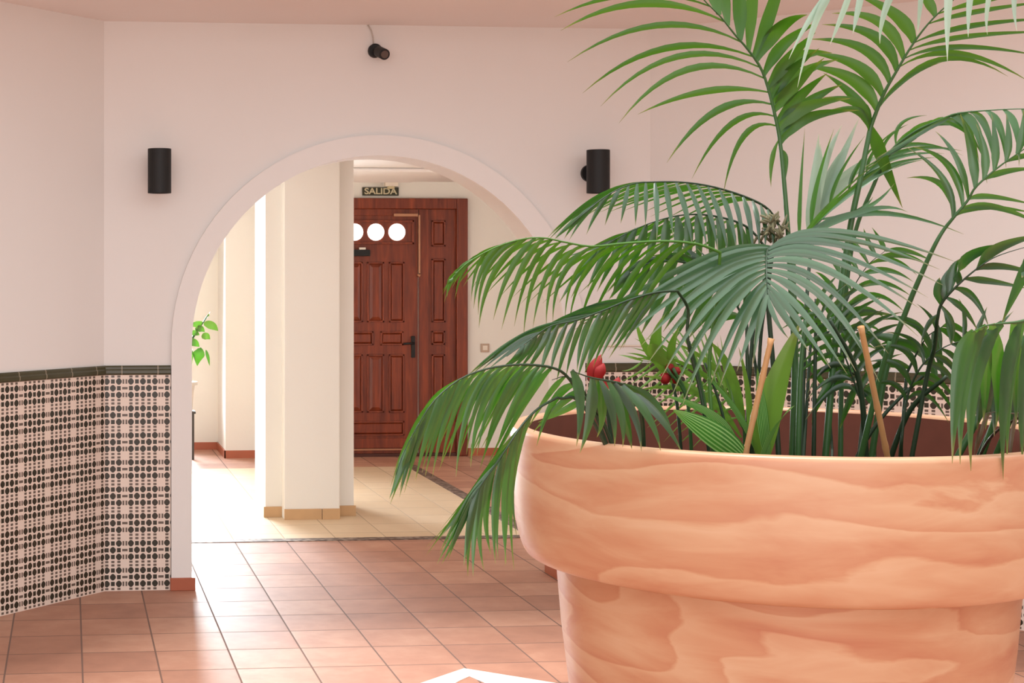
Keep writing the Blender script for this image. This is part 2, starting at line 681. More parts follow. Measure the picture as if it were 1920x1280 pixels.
dado('trim_2', (XL, YW, 0), (AX - RO - 0.003, YW, 0), 0.098)
nL = int(LEN / 0.1932)
dado('trim_3', PL, (XL, YW, 0), (0.062 + 0.0161 - LEN) % 0.1932)
dado('trim_4', (AX + RO + 0.003, YW, 0), (XR, YW, 0), 0.02)
dado('trim_5', (XR, YW, 0), PR, 0.05)

# skirting on the arch piers
b = MB()
b.box((AX - RO - 0.006, YW - 0.04, 0), (AX - RI + 0.018, YW + TH + 0.018, 0.068))
struct(b.build('baseboard_left', M_base, bevel=0.003))
b = MB()
b.box((AX + RI - 0.018, YW - 0.04, 0), (AX + RO + 0.006, YW + TH + 0.018, 0.068))
struct(b.build('baseboard_right', M_base, bevel=0.003))

# ------------------------------------------------------------------ setting: hall beyond the arch
YD = 14.4          # door wall
YB = 15.13         # back of the recess
XRC = 1.43         # right side of the recess
HZC = 2.55
b = MB()
b.box((XRC, YD, 0), (7.0, YB + 0.2, HZC + 0.1))
struct(b.build('wall_hall', M_hall))
b = MB()
WX0, WX1, WZ0, WZ1 = -0.3, 1.1, 0.3, 2.4
for a, c in (((-1.6, YB, 0), (WX0, YB + 0.2, HZC + 0.1)), ((WX1, YB, 0), (XRC, YB + 0.2, HZC + 0.1)),
             ((WX0, YB, 0), (WX1, YB + 0.2, WZ0)), ((WX0, YB, WZ1), (WX1, YB + 0.2, HZC + 0.1))):
    b.box(a, c)
struct(b.build('wall_recess', M_hall))
win = MB()
for a, c in (((WX0, YB + 0.06, WZ0), (WX0 + 0.05, YB + 0.12, WZ1)), ((WX1 - 0.05, YB + 0.06, WZ0), (WX1, YB + 0.12, WZ1)),
             ((WX0, YB + 0.06, WZ0), (WX1, YB + 0.12, WZ0 + 0.05)), ((WX0, YB + 0.06, WZ1 - 0.05), (WX1, YB + 0.12, WZ1)),
             ((0.375, YB + 0.06, WZ0), (0.425, YB + 0.12, WZ1))):
    win.box(a, c)
struct(win.build('window_1', M_white))
b = MB()
b.box((-1.85, YW + TH, 0), (-1.6, YB + 0.2, HZC + 0.1))
struct(b.build('wall_hall_left', M_hall))
b = MB()
b.box((7.0, YW + TH, 0), (7.2, YB, HZC + 0.1))
struct(b.build('wall_hall_right', M_hall))
b = MB()
b.box((-1.6, YW + TH, HZC), (7.0, YB + 0.2, HZC + 0.15))
struct(b.build('ceiling_hall', M_ceil))
# flat panel dropped below the hall ceiling
e0, e1 = onY(640, 322, 13.3), onY(803, 322, 13.3)
b = MB()
b.box((1.6, 12.5, HZC - 0.035), (e1.x, 13.95, HZC))
struct(b.build('trim_6', M_ceil, bevel=0.02))
# walls closing the hall beside the front wall
b = MB()
b.box((-1.6, YW + TH - 0.02, 0), (XL + 0.05, YW + TH + 0.1, HZC))
struct(b.build('wall_hall_front', M_hall))
b = MB()
b.box((XR - 0.05, YW + TH - 0.02, 0), (7.0, YW + TH + 0.1, HZC))
struct(b.build('wall_hall_front_right', M_hall))

# skirtings in the hall
b = MB()
b.box((XRC - 0.012, YD - 0.014, 0), (2.25, YD, 0.07))
b.box((XRC - 0.014, YD - 0.014, 0), (XRC, YB, 0.07))
b.box((-1.6, YB - 0.014, 0), (XRC, YB, 0.07))
struct(b.build('baseboard_hall_left', M_base))
fr = onY(875, 853, YD)
b = MB()
b.box((fr.x + 0.01, YD - 0.014, 0), (7.0, YD, 0.07))
struct(b.build('baseboard_hall_right', M_base))

# cream floor field framed by pebble strips
b = MB()
b.box((-1.6, 9.96, 0), (2.97, 13.62, 0.002))
struct(b.build('trim_7', M_cream))
b = MB()
b.box((-1.6, 9.88, 0), (3.05, 9.98, 0.004))
b.box((2.95, 9.98, 0), (3.05, 13.7, 0.004))
struct(b.build('trim_8', M_pebble))

# the column
cx0, cx1 = 1.36, 1.985
b = MB()
b.prism([(cx0, 10.885), (1.475, 10.885), (1.475, 10.755), (1.862, 10.755), (1.862, 10.885), (cx1, 10.885), (cx1, 11.5), (cx0, 11.5)], 0, HZC)
col = struct(b.build('column', M_hall, bevel=0.006))
for a, c in (((cx0 - 0.012, 10.87, 0), (1.48, 10.885, 0.075)), ((1.475, 10.738, 0), (1.735, 10.755, 0.075)), ((1.739, 10.738, 0), (1.862, 10.755, 0.075)),
             ((1.857, 10.87, 0), (cx1 + 0.012, 10.885, 0.075))):
    b = MB()
    b.box(a, c)
    b.build('base_tile', M_basec, col, bevel=0.002)
b = MB()
b.box((cx0 - 0.012, 10.885, 0), (cx0, 11.5, 0.06))
b.build('side_skirting', M_hall, col)

# ------------------------------------------------------------------ wooden door
def wr(x0, y0, x1, y1, Y):
    a, c = onY(x0, y0, Y), onY(x1, y1, Y)
    return a.x, c.x, c.z, a.z      # X0, X1, Z0, Z1


dx1 = fr.x
dtop = onY(800, 372, YD).z
dx0 = onY(566, 853, YD).x
jamb = 0.105
door = empty('door_1', ((dx0 + dx1) / 2, YD, 0), 'tall red-brown panelled wooden door with round lit panes in hall', 'door', kind='structure')
b = MB()
b.box((dx0, YD - 0.05, 0), (dx0 + jamb, YD + 0.02, dtop))
b.box((dx1 - jamb, YD - 0.05, 0), (dx1, YD + 0.02, dtop))
b.box((dx0 + jamb, YD - 0.049, dtop - 0.1), (dx1 - jamb, YD + 0.02, dtop))
b.build('door_frame', M_wood, door, bevel=0.008)
lx0, lx1 = dx0 + jamb, onY(783, 600, YD).x
sx0, sx1 = lx1 + 0.008, dx1 - jamb
ZL = dtop - 0.1
YF = YD - 0.012
b = MB()
b.box((lx0, YF, 0.03), (lx1, YD + 0.01, ZL))
b.box((lx0, YF - 0.012, ZL - 0.06), (lx1, YF, ZL))
b.box((lx0, YF - 0.012, 0.08), (lx1, YF, 0.17))
leaf = b.build('main_leaf', M_wood, door, bevel=0.003)
b = MB()
b.box((sx0, YF, 0.03), (sx1, YD + 0.01, ZL))
b.box((sx0, YF - 0.012, 0.03), (sx0 + 0.09, YF, ZL))
side = b.build('side_leaf', M_wood, door, bevel=0.003)
b = MB()
b.box((dx0 + jamb, YD - 0.03, 0), (dx1 - jamb, YD + 0.01, 0.03))
b.build('threshold', M_woodd, door)


def raised(par, x0, y0, x1, y1):
    X0, X1, Z0, Z1 = wr(x0, y0, x1, y1, YF)
    m = 0.016
    b = MB()
    # moulding round a sunk field
    for a, c in (((X0, Z0), (X1, Z0 + m)), ((X0, Z1 - m), (X1, Z1)), ((X0, Z0), (X0 + m, Z1)), ((X1 - m, Z0), (X1, Z1))):
        b.box((a[0], YF - 0.014, a[1]), (c[0], YF + 0.002, c[1]))
    n = len(b.v)
    q = 0.05 if min(X1 - X0, Z1 - Z0) > 0.16 else 0.03
    A = [(X0 + m, YF - 0.001, Z0 + m), (X1 - m, YF - 0.001, Z0 + m), (X1 - m, YF - 0.001, Z1 - m), (X0 + m, YF - 0.001, Z1 - m)]
    B = [(X0 + q, YF - 0.016, Z0 + q), (X1 - q, YF - 0.016, Z0 + q), (X1 - q, YF - 0.016, Z1 - q), (X0 + q, YF - 0.016, Z1 - q)]
    b.v += A + B
    b.f.append((n + 4, n + 5, n + 6, n + 7))
    for k in range(4):
        r = (k + 1) % 4
        b.f.append((n + k, n + r, n + 4 + r, n + 4 + k))
    b.build('raised_panel', M_wood, par, bevel=0.002)


for x0, x1 in ((597, 633), (645, 680), (688, 720), (729, 758)):
    raised(leaf, x0, 491, x1, 604)
    raised(leaf, x0, 664, x1, 773)
for x0, x1 in ((597, 642), (656, 700), (713, 756)):
    raised(leaf, x0, 621, x1, 647)
raised(leaf, 597, 790, 758, 816)
raised(side, 809, 413, 835, 462)
raised(side, 809, 485, 835, 604)
raised(side, 809, 620, 834, 646)
raised(side, 809, 664, 834, 772)
raised(side, 809, 790, 834, 816)
# frieze with the round panes
b = MB()
X0, X1, Z0, Z1 = wr(592, 412, 776, 458, YF)
for a, c in (((X0, Z0), (X1, Z0 + 0.02)), ((X0, Z1 - 0.02), (X1, Z1)), ((X0, Z0), (X0 + 0.02, Z1)), ((X1 - 0.02, Z0), (X1, Z1))):
    b.box((a[0], YF - 0.016, a[1]), (c[0], YF + 0.002, c[1]))
b.build('frieze_moulding', M_wood, leaf, bevel=0.003)
for x in (625.5, 665, 704.5, 744):
    p = onY(x, 435, YF)
    b = MB()
    b.cyl((p.x, YF - 0.006, p.z), (p.x, YF + 0.004, p.z), 0.079, 40)
    b.build('round_pane', M_lit, leaf)
# lever handle with long plate
p = onY(774, 650, YF)
b = MB()
b.box((p.x - 0.018, YF - 0.02, p.z - 0.1), (p.x + 0.018, YF, p.z + 0.1))
hd = b.build('handle', M_black, leaf, bevel=0.004)
b = MB()
b.tube([(p.x, YF - 0.015, p.z + 0.035), (p.x, YF - 0.06, p.z + 0.035), (p.x - 0.03, YF - 0.065, p.z + 0.035), (p.x - 0.1, YF - 0.06, p.z + 0.03)], 0.01, 10)
b.build('lever', M_black, hd, smooth=True)
# door closer box and its arm, and the long bolt
X0, X1, Z0, Z1 = wr(640, 468, 692, 480, YF)
b = MB()
b.box((X0, YF - 0.06, Z0), (X1, YF, Z1))
cl = b.build('door_closer', M_black, leaf, bevel=0.004)
X0, X1, Z0, Z1 = wr(672, 464, 684, 468, YF)
b = MB()
b.box((X0, YF - 0.05, Z0), (X1, YF - 0.02, Z1))
b.build('spindle_cap', M_white, cl)
q0, q1, q2 = onY(738, 403, YF - 0.03), onY(783, 403, YF - 0.03), onY(786, 512, YF - 0.02)
b = MB()
b.box((q0.x, YF - 0.05, q0.z - 0.014), (q1.x, YF - 0.03, q0.z + 0.014))
b.build('closer_arm', M_steel, door, bevel=0.003)
b = MB()
b.box((q2.x - 0.008, YF - 0.03, q2.z), (q2.x + 0.008, YF - 0.008, q1.z))
b.ball((q2.x, YF - 0.02, q2.z - 0.02), 0.018)
b.build('bolt_rod', M_steel, door)
X0, X1, Z0, Z1 = wr(655, 839, 757, 833, YF)
b = MB()
b.box((lx0 + 0.05, YF - 0.02, 0.06), (lx1 - 0.02, YF, 0.074))
b.build('gap_light_strip', M_steel, leaf)  # bar standing in for the line of light under the door

# light switch right of the door
X0, X1, Z0, Z1 = wr(901, 644, 917, 660, YD)
b = MB()
b.box((X0, YD - 0.012, Z0), (X1, YD, Z1))
sw = b.build('light_switch', plain('switch_rim', rgb(190, 165, 145), 0.4), bevel=0.003)
tag(sw, 'small square light switch on hall wall right of door', 'light switch')
b = MB()
b.box((X0 + 0.018, YD - 0.016, Z0 + 0.018), (X1 - 0.018, YD - 0.012, Z1 - 0.018))
b.build('rocker', M_white, sw, bevel=0.002)

# exit sign on the wall over the door
X0, X1, Z0, Z1 = wr(679, 351, 747, 367, YD)
b = MB()
b.box((X0, YD - 0.014, Z0), (X1, YD, Z1))
sg = b.build('exit_sign', plain('sign_green_black', rgb(48, 46, 26), 0.4))
tag(sg, 'small dark SALIDA exit sign above the wooden door', 'exit sign')
cu = bpy.data.curves.new('lettering', 'FONT')
cu.body = 'SALIDA'
cu.size = (Z1 - Z0) * 1.02
cu.extrude = 0.001
cu.offset = 0.002
cu.align_x = 'CENTER'
cu.align_y = 'CENTER'
ft = bpy.data.objects.new('lettering_source', cu)
COL.objects.link(ft)
dg = bpy.context.evaluated_depsgraph_get()
dg.update()
me = bpy.data.meshes.new_from_object(ft.evaluated_get(dg))
bpy.data.objects.remove(ft)
lt = bpy.data.objects.new('lettering', me)
COL.objects.link(lt)
me.materials.clear()
me.materials.append(plain('sign_letters', rgb(206, 194, 160), 0.5))
wd = max(v.co.x for v in me.vertices) - min(v.co.x for v in me.vertices)
sx = (X1 - X0) * 0.9 / wd
for v in me.vertices:
    v.co.x *= sx
lt.parent = sg
lt.location = ((X0 + X1) / 2, YD - 0.0155, (Z0 + Z1) / 2)
lt.rotation_euler = (math.pi / 2, 0, 0)

# small white emergency lamp hanging from the ceiling in front of the sign
X0, X1, Z0, Z1 = wr(727, 341, 739, 354, YD - 0.1)
eg = empty('emergency_light', ((X0 + X1) / 2, YD - 0.1, HZC), 'small white emergency lamp under the hall ceiling above the exit sign', 'lamp')
b = MB()
b.box((X0 - 0.03, YD - 0.14, HZC - 0.05), (X1 + 0.03, YD - 0.06, HZC))
b.build('ceiling_bracket', M_white, eg, bevel=0.004)
b = MB()
b.box((X0, YD - 0.13, Z0), (X1, YD - 0.07, HZC - 0.045))
b.build('lamp_body', plain('cream_plastic', rgb(206, 190, 150), 0.5), eg, bevel=0.004)

# ------------------------------------------------------------------ sconces and camera on the front wall
def sconce(px, py, label):
    p = onY(px, py, YW)
    o = empty('wall_sconce', (p.x, YW, p.z), label, 'wall lamp', 'black cylinder wall lamps beside the arch')
    r, hh, off = 0.062, 0.117, 0.155
    b = MB()
    n = 40
    c = (p.x, YW - off)
    b.lathe([(0.0, p.z - hh + 0.03), (r - 0.008, p.z - hh + 0.03), (r - 0.008, p.z - hh), (r, p.z - hh), (r, p.z + hh), (r - 0.008, p.z + hh), (r - 0.008, p.z + hh - 0.03), (0.0, p.z + hh - 0.03)], n, c)
    b.build('shade_cylinder', M_black, o, smooth=False, bevel=0.001)
    b = MB()
    b.cyl((p.x, YW - 0.025, p.z), (p.x, YW, p.z), 0.047, 32)
    b.build('wall_plate', M_black, o)
    b = MB()
    b.cyl((p.x, YW - off + r - 0.004, p.z), (p.x, YW - 0.02, p.z), 0.02, 20)
    b.build('bracket_arm', M_black, o)
    return o


sconce(296, 324, 'black cylinder wall lamp left of the arch')
sconce(1104, 325, 'black cylinder wall lamp right of the arch, beside the palm')

p = onY(702, 96, YW)
cmr = empty('security_camera', (p.x, YW, p.z), 'small black security camera high on wall above the arch', 'security camera')
b = MB()
b.lathe([(0, 0), (0.0, 0.0)], 4)
b = MB()
b.cyl((p.x, YW - 0.035, p.z), (p.x, YW, p.z), 0.038, 32)
b.build('mount', M_black, cmr, bevel=0.006)
b = MB()
dv = Vector((0.32, -1, -0.32)).normalized()
a0 = Vector((p.x, YW - 0.03, p.z))
b.cyl(a0, a0 + dv * 0.05, 0.016, 16)
b.build('swivel_arm', M_black, cmr)
b = MB()
dv2 = Vector((0.14, -1, -0.3)).normalized()
a1 = a0 + dv * 0.045 - dv2 * 0.01
b.cyl(a1, a1 + dv2 * 0.1, 0.03, 28)
hs = b.build('housing', M_black, cmr, bevel=0.003)
b = MB()
b.cyl(a1 + dv2 * 0.098, a1 + dv2 * 0.102, 0.021, 28)
b.build('lens', plain('lens_glass', rgb(84, 74, 70), 0.1), cmr)
q = onY(696, 47, YW)
b = MB()
b.tube([(p.x - 0.006, YW - 0.006, p.z + 0.03), (p.x - 0.008, YW - 0.006, p.z + 0.07), (p.x - 0.018, YW - 0.006, p.z + 0.11), (q.x - 0.02, YW - 0.006, ZC)], 0.004, 8)
b.build('cable', M_grey, cmr, smooth=True)

# thin white cable along the wall behind the plants
q = onY(1112, 648, YW)
b = MB()
b.tube([(q.x, YW - 0.006, q.z), (XR, YW - 0.006, q.z)], 0.005, 8)
tag(b.build('wall_cable', M_white), 'thin white cable running along wall behind the palms', 'cable')

# white marble star set in the floor in front of the planter
P = [onZ(870, 1253), onZ(1075, 1286), onZ(1100, 1330), onZ(985, 1312), onZ(896, 1275), onZ(880, 1268), onZ(862, 1276), onZ(800, 1310), onZ(740, 1330), onZ(785, 1282)]
b = MB()
b.prism([(v.x, v.y) for v in P][::-1], 0.0, 0.002)
struct(b.build('trim_9', M_marble))

# ------------------------------------------------------------------ leafy plant in the recess at the left of the hall
def blade(V, F, A, pts, W, wdir, tone, profile='palm', keel=0.12, seg=9, fan=2):
    """append a leaf blade along a quadratic curve root-mid-tip; W is its full width"""
    r, m, t = (Vector(p) for p in pts)
    c = m * 2 - (r + t) * 0.5
    n0 = len(V)
    pn = None
    for k in range(seg + 1):
        s = k / seg
        p = r * (1 - s) ** 2 + c * 2 * s * (1 - s) + t * s * s
        T = ((c - r) * (1 - s) + (t - c) * s)
        T = T.normalized() if T.length > 1e-6 else Vector((0, 0, 1))
        d = wdir - T * wdir.dot(T)
        if d.length < 0.15:
            d = T.cross(Vector((0.3, -1, 0.2)))
        d.normalize()
        if pn is not None:
            if d.dot(pn) < 0:
                d = -d
            d = (d + pn * 0.5)
            d = (d - T * d.dot(T)).normalized()
        pn = d
        nn = T.cross(d).normalized()
        if profile == 'slim':
            wv = 0.22 + 0.78 * (3 * (s / 0.45) ** 2 - 2 * (s / 0.45) ** 3) if s < 0.45 else 1 - ((s - 0.45) / 0.55) ** 1.4
            wv = max(wv, 0.025)
        elif profile == 'palm':
            wv = (0.35 + 0.65 * min(1, s / 0.28)) if s < 0.28 else 1 - ((s - 0.28) / 0.72) ** 1.6
            wv = max(wv, 0.025)
        else:
            wv = max(math.sin(math.pi * min(1, 0.04 + s * 0.96) ** 0.85) ** 0.8, 0.02)
        hw = W * 0.5 * wv
        for q in range(-fan, fan + 1):
            g = q / fan
            V.append(tuple(p + d * hw * g + nn * hw * keel * 2 * (abs(g) - 0.5)))
            A.append((s, (g + 1) / 2, tone))
    m_ = 2 * fan + 1
    for k in range(seg):
        for q in range(m_ - 1):
            F.append((n0 + k * m_ + q, n0 + k * m_ + q + 1, n0 + (k + 1) * m_ + q + 1, n0 + (k + 1) * m_ + q))


def leafmesh(name, V, F, A, mat, parent):
    base = parent.location
    me = bpy.data.meshes.new(name)
    q = Vector((0, 0, 0))
    pr = parent
    while pr is not None:
        q += Vector(pr.location)
        pr = pr.parent
    me.from_pydata([tuple(Vector(v) - q) for v in V], [], F)
    for i, nm in enumerate(('along', 'across', 'tone')):
        at_ = me.attributes.new(nm, 'FLOAT', 'POINT')
        at_.data.foreach_set('value', [a[i] for a in A])
    me.polygons.foreach_set('use_smooth', [True] * len(me.polygons))
    me.update()
    me.materials.append(mat)
    o = bpy.data.objects.new(name, me)
    COL.objects.link(o)
    o.parent = parent
    return o


DP = 14.2
bx = onZ(345, 860)
st = empty('plant_stand', (bx.x, bx.y, 0), 'slim dark plant stand in the recess at the far left of the hall', 'plant stand')
for sx_, sy_ in ((-1, -1), (1, -1), (1, 1), (-1, 1)):
    b = MB()
    b.box((bx.x + sx_ * 0.075 - 0.012, bx.y + sy_ * 0.075 - 0.012, 0), (bx.x + sx_ * 0.075 + 0.012, bx.y + sy_ * 0.075 + 0.012, 0.42))
    b.build('leg', plain('dark_iron', rgb(60, 52, 46), 0.5), st)
b = MB()
b.box((bx.x - 0.1, bx.y - 0.1, 0.42), (bx.x + 0.1, bx.y + 0.1, 0.44))
b.build('shelf', plain('dark_iron_shelf', rgb(60, 52, 46), 0.5), st)
pz = onY(366, 715, bx.y).z
lp = empty('leafy_plant', (bx.x, bx.y, 0.44), 'leafy green plant in a white pot at left edge of arch opening', 'potted plant')
b = MB()
b.lathe([(0, 0.445), (0.075, 0.445), (0.1, pz - 0.03), (0.125, pz - 0.03), (0.125, pz), (0.09, pz), (0.085, pz - 0.06), (0, pz - 0.06)], 32, (bx.x, bx.y))
b.build('white_pot', M_white, lp, smooth=False)
stems = [((345, 700), (352, 650), (372, 610)), ((345, 700), (350, 660), (365, 640)), ((345, 700), (358, 640), (390, 590))]
b = MB()
for s3 in stems:
    b.tube([at(x, y, DP) for x, y in s3], 0.006, 6)
b.build('stem', M_stalk, lp, smooth=True)
LV = [((382, 607), (397, 610), (409, 620), 0.075, 0.9), ((380, 604), (368, 608), (355, 607), 0.055, 0.5), ((384, 600), (390, 593), (394, 584), 0.03, 0.9),
      ((366, 618), (376, 616), (384, 622), 0.06, 0.4), ((354, 624), (366, 624), (374, 628), 0.05, 0.3), ((378, 632), (387, 630), (394, 636), 0.065, 0.8),
      ((352, 640), (364, 642), (374, 650), 0.07, 0.2), ((374, 652), (372, 668), (370, 686), 0.11, 0.1), ((386, 656), (390, 670), (393, 686), 0.03, 0.1),
      ((360, 655), (357, 668), (360, 682), 0.06, 0.2), ((340, 610), (350, 600), (356, 612), 0.08, 0.4), ((338, 640), (346, 655), (350, 676), 0.09, 0.2)]
for a, m, t, wd_, tn in LV:
    V, Fc, A = [], [], []
    blade(V, Fc, A, [at(*a, DP), at(*m, DP - 0.03), at(*t, DP)], wd_, (U_ * 0.8 + R_ * 0.5 + F_ * 0.3) if abs(t[0] - a[0]) < 12 else U_, tn, 'broad', 0.1, 8)
    leafmesh('leaf', V, Fc, A, leaf_mat('houseplant_leaf', rgb(28, 66, 24), rgb(92, 112, 48), rgb(80, 104, 44), 0.5, 0.12, None, None, 0.1) if 'houseplant_leaf' not in bpy.data.materials else bpy.data.materials['houseplant_leaf'], lp)

# ------------------------------------------------------------------ the big planter
PC = C0 + 5.0 * F_ + 1.797 * R_
pcx, pcy = PC.x, PC.y
pot = empty('terracotta_planter', (pcx, pcy, 0), 'huge terracotta planter with thick rim holding the palms', 'planter')
prof_body = [(0.0, 0.0), (0.59, 0.0), (0.61, 0.02), (0.676, 0.57), (0.697, 0.82), (0.70, 0.86)]
b = MB()
b.lathe(prof_body, 128, (pcx, pcy))
b.build('body', M_pot, pot, smooth=True)
lip = [(0.70, 0.86), (0.71, 0.808), (0.745, 0.8), (0.77, 0.797), (0.782, 0.798), (0.79, 0.803), (0.798, 0.815), (0.807, 0.838), (0.817, 0.875), (0.826, 0.92), (0.832, 1.0), (0.835, 1.08), (0.838, 1.17),
       (0.839, 1.195), (0.837, 1.204), (0.832, 1.209), (0.795, 1.209), (0.788, 1.206), (0.785, 1.199)]
b = MB()
b.lathe(lip, 128, (pcx, pcy))
b.build('rim', M_pot, pot, smooth=True)
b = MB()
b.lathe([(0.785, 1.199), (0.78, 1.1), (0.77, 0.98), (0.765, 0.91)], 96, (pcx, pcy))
b.build('inner_wall', M_clayshade, pot, smooth=True)
b = MB()
b.lathe([(0.0, 0.955), (0.35, 0.95), (0.6, 0.94), (0.765, 0.925)], 64, (pcx, pcy))
so = b.build('soil', M_soil, pot, smooth=True)
ZS = 0.94


# ------------------------------------------------------------------ palms
def catmull(pts, n):
    pts = [Vector(p) for p in pts]
    P = [pts[0] * 2 - pts[1]] + pts + [pts[-1] * 2 - pts[-2]]
    out = []
    segs = len(pts) - 1
    for i in range(n + 1):
        u = i / n * segs
        k = min(int(u), segs - 1)
        t = u - k
        a, b_, c, d = P[k], P[k + 1], P[k + 2], P[k + 3]
        out.append(0.5 * ((2 * b_) + (c - a) * t + (2 * a - 5 * b_ + 4 * c - d) * t * t + (3 * b_ - a - 3 * c + d) * t ** 3))
    return out


def frond(plant, rachis, sides, mat, stalk=None, r0=0.009, r1=0.002, W=0.03, dmid=0.0, dtip=0.0, stalkmat=None, base_tone=0.5, jit=4.0, twist=0.0, label=None, keel=0.12, face=0.5, rs=0.55, dens=1.2):
    """rachis: list of (x, y, d); stalk: the same from the soil up to the rachis;
    sides: list of (count or None, [((root),(mid),(tip)) or (root, mid, tip, dm, de), ...])"""
    P3 = [at(*p) for p in rachis]
    n = 60
    cur = catmull(P3, n)
    px = catmull([Vector((p[0], p[1], p[2])) for p in rachis], n)
    V, Fc, A = [], [], []
    for side in sides:
        cnt, G = side[0], side[1]
        Ws = side[2] if len(side) > 2 else W
        prof = side[3] if len(side) > 3 else 'palm'
        gs = []
        for g in G:
            rt = Vector((g[0][0], g[0][1]))
            k = min(range(n + 1), key=lambda q: (px[q].x - rt.x) ** 2 + (px[q].y - rt.y) ** 2)
            dm = g[3] if len(g) > 3 else dmid
            de = g[4] if len(g) > 4 else dtip
            gs.append((k / n, g[1][0] - px[k].x, g[1][1] - px[k].y, g[2][0] - px[k].x, g[2][1] - px[k].y, dm, de))
        gs.sort()
        if cnt is None:
            items = gs
        else:
            items = []
            cnt = round(cnt * dens)
            for q in range(cnt):
                t = gs[0][0] + (gs[-1][0] - gs[0][0]) * q / max(1, cnt - 1)
                for a, c in zip(gs[:-1], gs[1:]):
                    if a[0] <= t <= c[0] + 1e-9:
                        f = 0 if c[0] == a[0] else (t - a[0]) / (c[0] - a[0])
                        items.append((t,) + tuple(a[z] * (1 - f) + c[z] * f for z in range(1, 7)))
                        break
        for it in items:
            t = it[0]
            k = min(n, max(0, round(t * n)))
            u = t * n - k
            rp = cur[k]
            pp = px[k]
            if k < n:
                f = t * n - int(t * n)
                k0 = int(t * n)
                rp = cur[k0] * (1 - f) + cur[min(n, k0 + 1)] * f
                pp = px[k0] * (1 - f) + px[min(n, k0 + 1)] * f
            T = (cur[min(n, k + 1)] - cur[max(0, k - 1)]).normalized()
            j = (lambda: random.uniform(-jit, jit))
            sj = random.uniform(-0.08, 0.16) if cnt is not None else 0.0
            ln = 1 + sj
            m = at(pp.x + it[1] * ln + j() * 0.4, pp.y + it[2] * ln + j() * 0.4, pp.z + it[5] + random.uniform(-.01, .01))
            e = at(pp.x + it[3] * ln + j(), pp.y + it[4] * ln + j(), pp.z + it[6] + random.uniform(-.02, .02))
            wd = T.copy()
            lv = (e - rp).normalized()
            pv = lv.cross(F_).normalized()
            if pv.dot(wd) < 0:
                pv = -pv
            wd = (wd * (1 - face) + pv * face).normalized()
            if twist:
                ax = (m - rp).normalized()
                wd = Matrix.Rotation(twist + random.uniform(-.25, .25), 3, ax) @ wd
            else:
                ax = (m - rp).normalized()
                wd = Matrix.Rotation(random.uniform(-.18, .18), 3, ax) @ wd
            ll = (m - rp).length + (e - m).length
            wj = Ws * (0.88 if cnt is not None else 1.0) * random.uniform(0.85, 1.1) * min(1.0, 0.45 + ll / 0.55)
            blade(V, Fc, A, [rp, m, e], wj, wd, min(1, max(0, base_tone + random.uniform(-.35, .35))), prof, keel, 12)
    fr_ = leafmesh('frond', V, Fc, A, mat, plant)
    if label:
        fr_['label'] = label
    # midrib (and stalk) as a sub-part
    b = MB()
    pts = []
    if stalk:
        S3 = [at(*p) for p in stalk] + [P3[0]]
        pts = catmull(S3, 24)[:-1]
    ns = len(pts)
    allp = pts + cur[::2]
    m_ = len(allp)
    rad = [r0 * (1.0 - 0.35 * q / max(1, ns)) + r1 * 0.5 if q < ns else r0 * 0.65 * (1 - (q - ns) / max(1, m_ - ns)) ** 1.2 * (1.0 if ns else 0.6) + r1 * 0.4 for q in range(m_)]
    b.tube(allp, rad, 8)
    nm = 'stalk' if stalk else 'midrib'
    so_ = b.build(nm, stalkmat or M_stalk, None, smooth=True)
    so_.parent = fr_
    so_.matrix_basis = Matrix.Translation(-(Vector(plant.location)))
    return fr_


def soilpt(px_, py_, d):
    return (px_, py_, d)


def base_of(x, d):
    """a point in the soil under (x, .) at distance d"""
    lat, dep = (x - CX) / F_PX * d - 1.793, d - 5.0
    r = math.hypot(lat, dep)
    if r > 0.66:
        lat, dep = lat * 0.66 / r, dep * 0.66 / r
    d = dep + 5.0
    x = (lat + 1.793) / d * F_PX + CX
    y = HZ + F_PX * (EYE - ZS) / d
    return (x, y, d)


def plant(x, d, name, label, cat='palm', group=None):
    bp = base_of(x, d)
    v = at(*bp)
    return empty(name, (v.x, v.y, ZS), label, cat, group)


GP = 'palms in the big terracotta planter'
tall = plant(1478, 5.0, 'kentia_palm', 'tallest palm in planter, bright fronds rising to the ceiling and a pale front fan', group=GP)
rightp = plant(1640, 5.05, 'kentia_palm', 'palm at right of planter with fronds leaving the right picture edge', group=GP)
leftp = plant(1330, 4.85, 'kentia_palm', 'arching palm at left of planter reaching over the hall door', group=GP)
lowp = plant(1160, 4.55, 'kentia_palm', 'low palm spilling down over the left side of the planter rim', group=GP)
handp = plant(1200, 4.65, 'kentia_palm', 'small dark palm with a hand of broad drooping leaves by red flowers', group=GP)

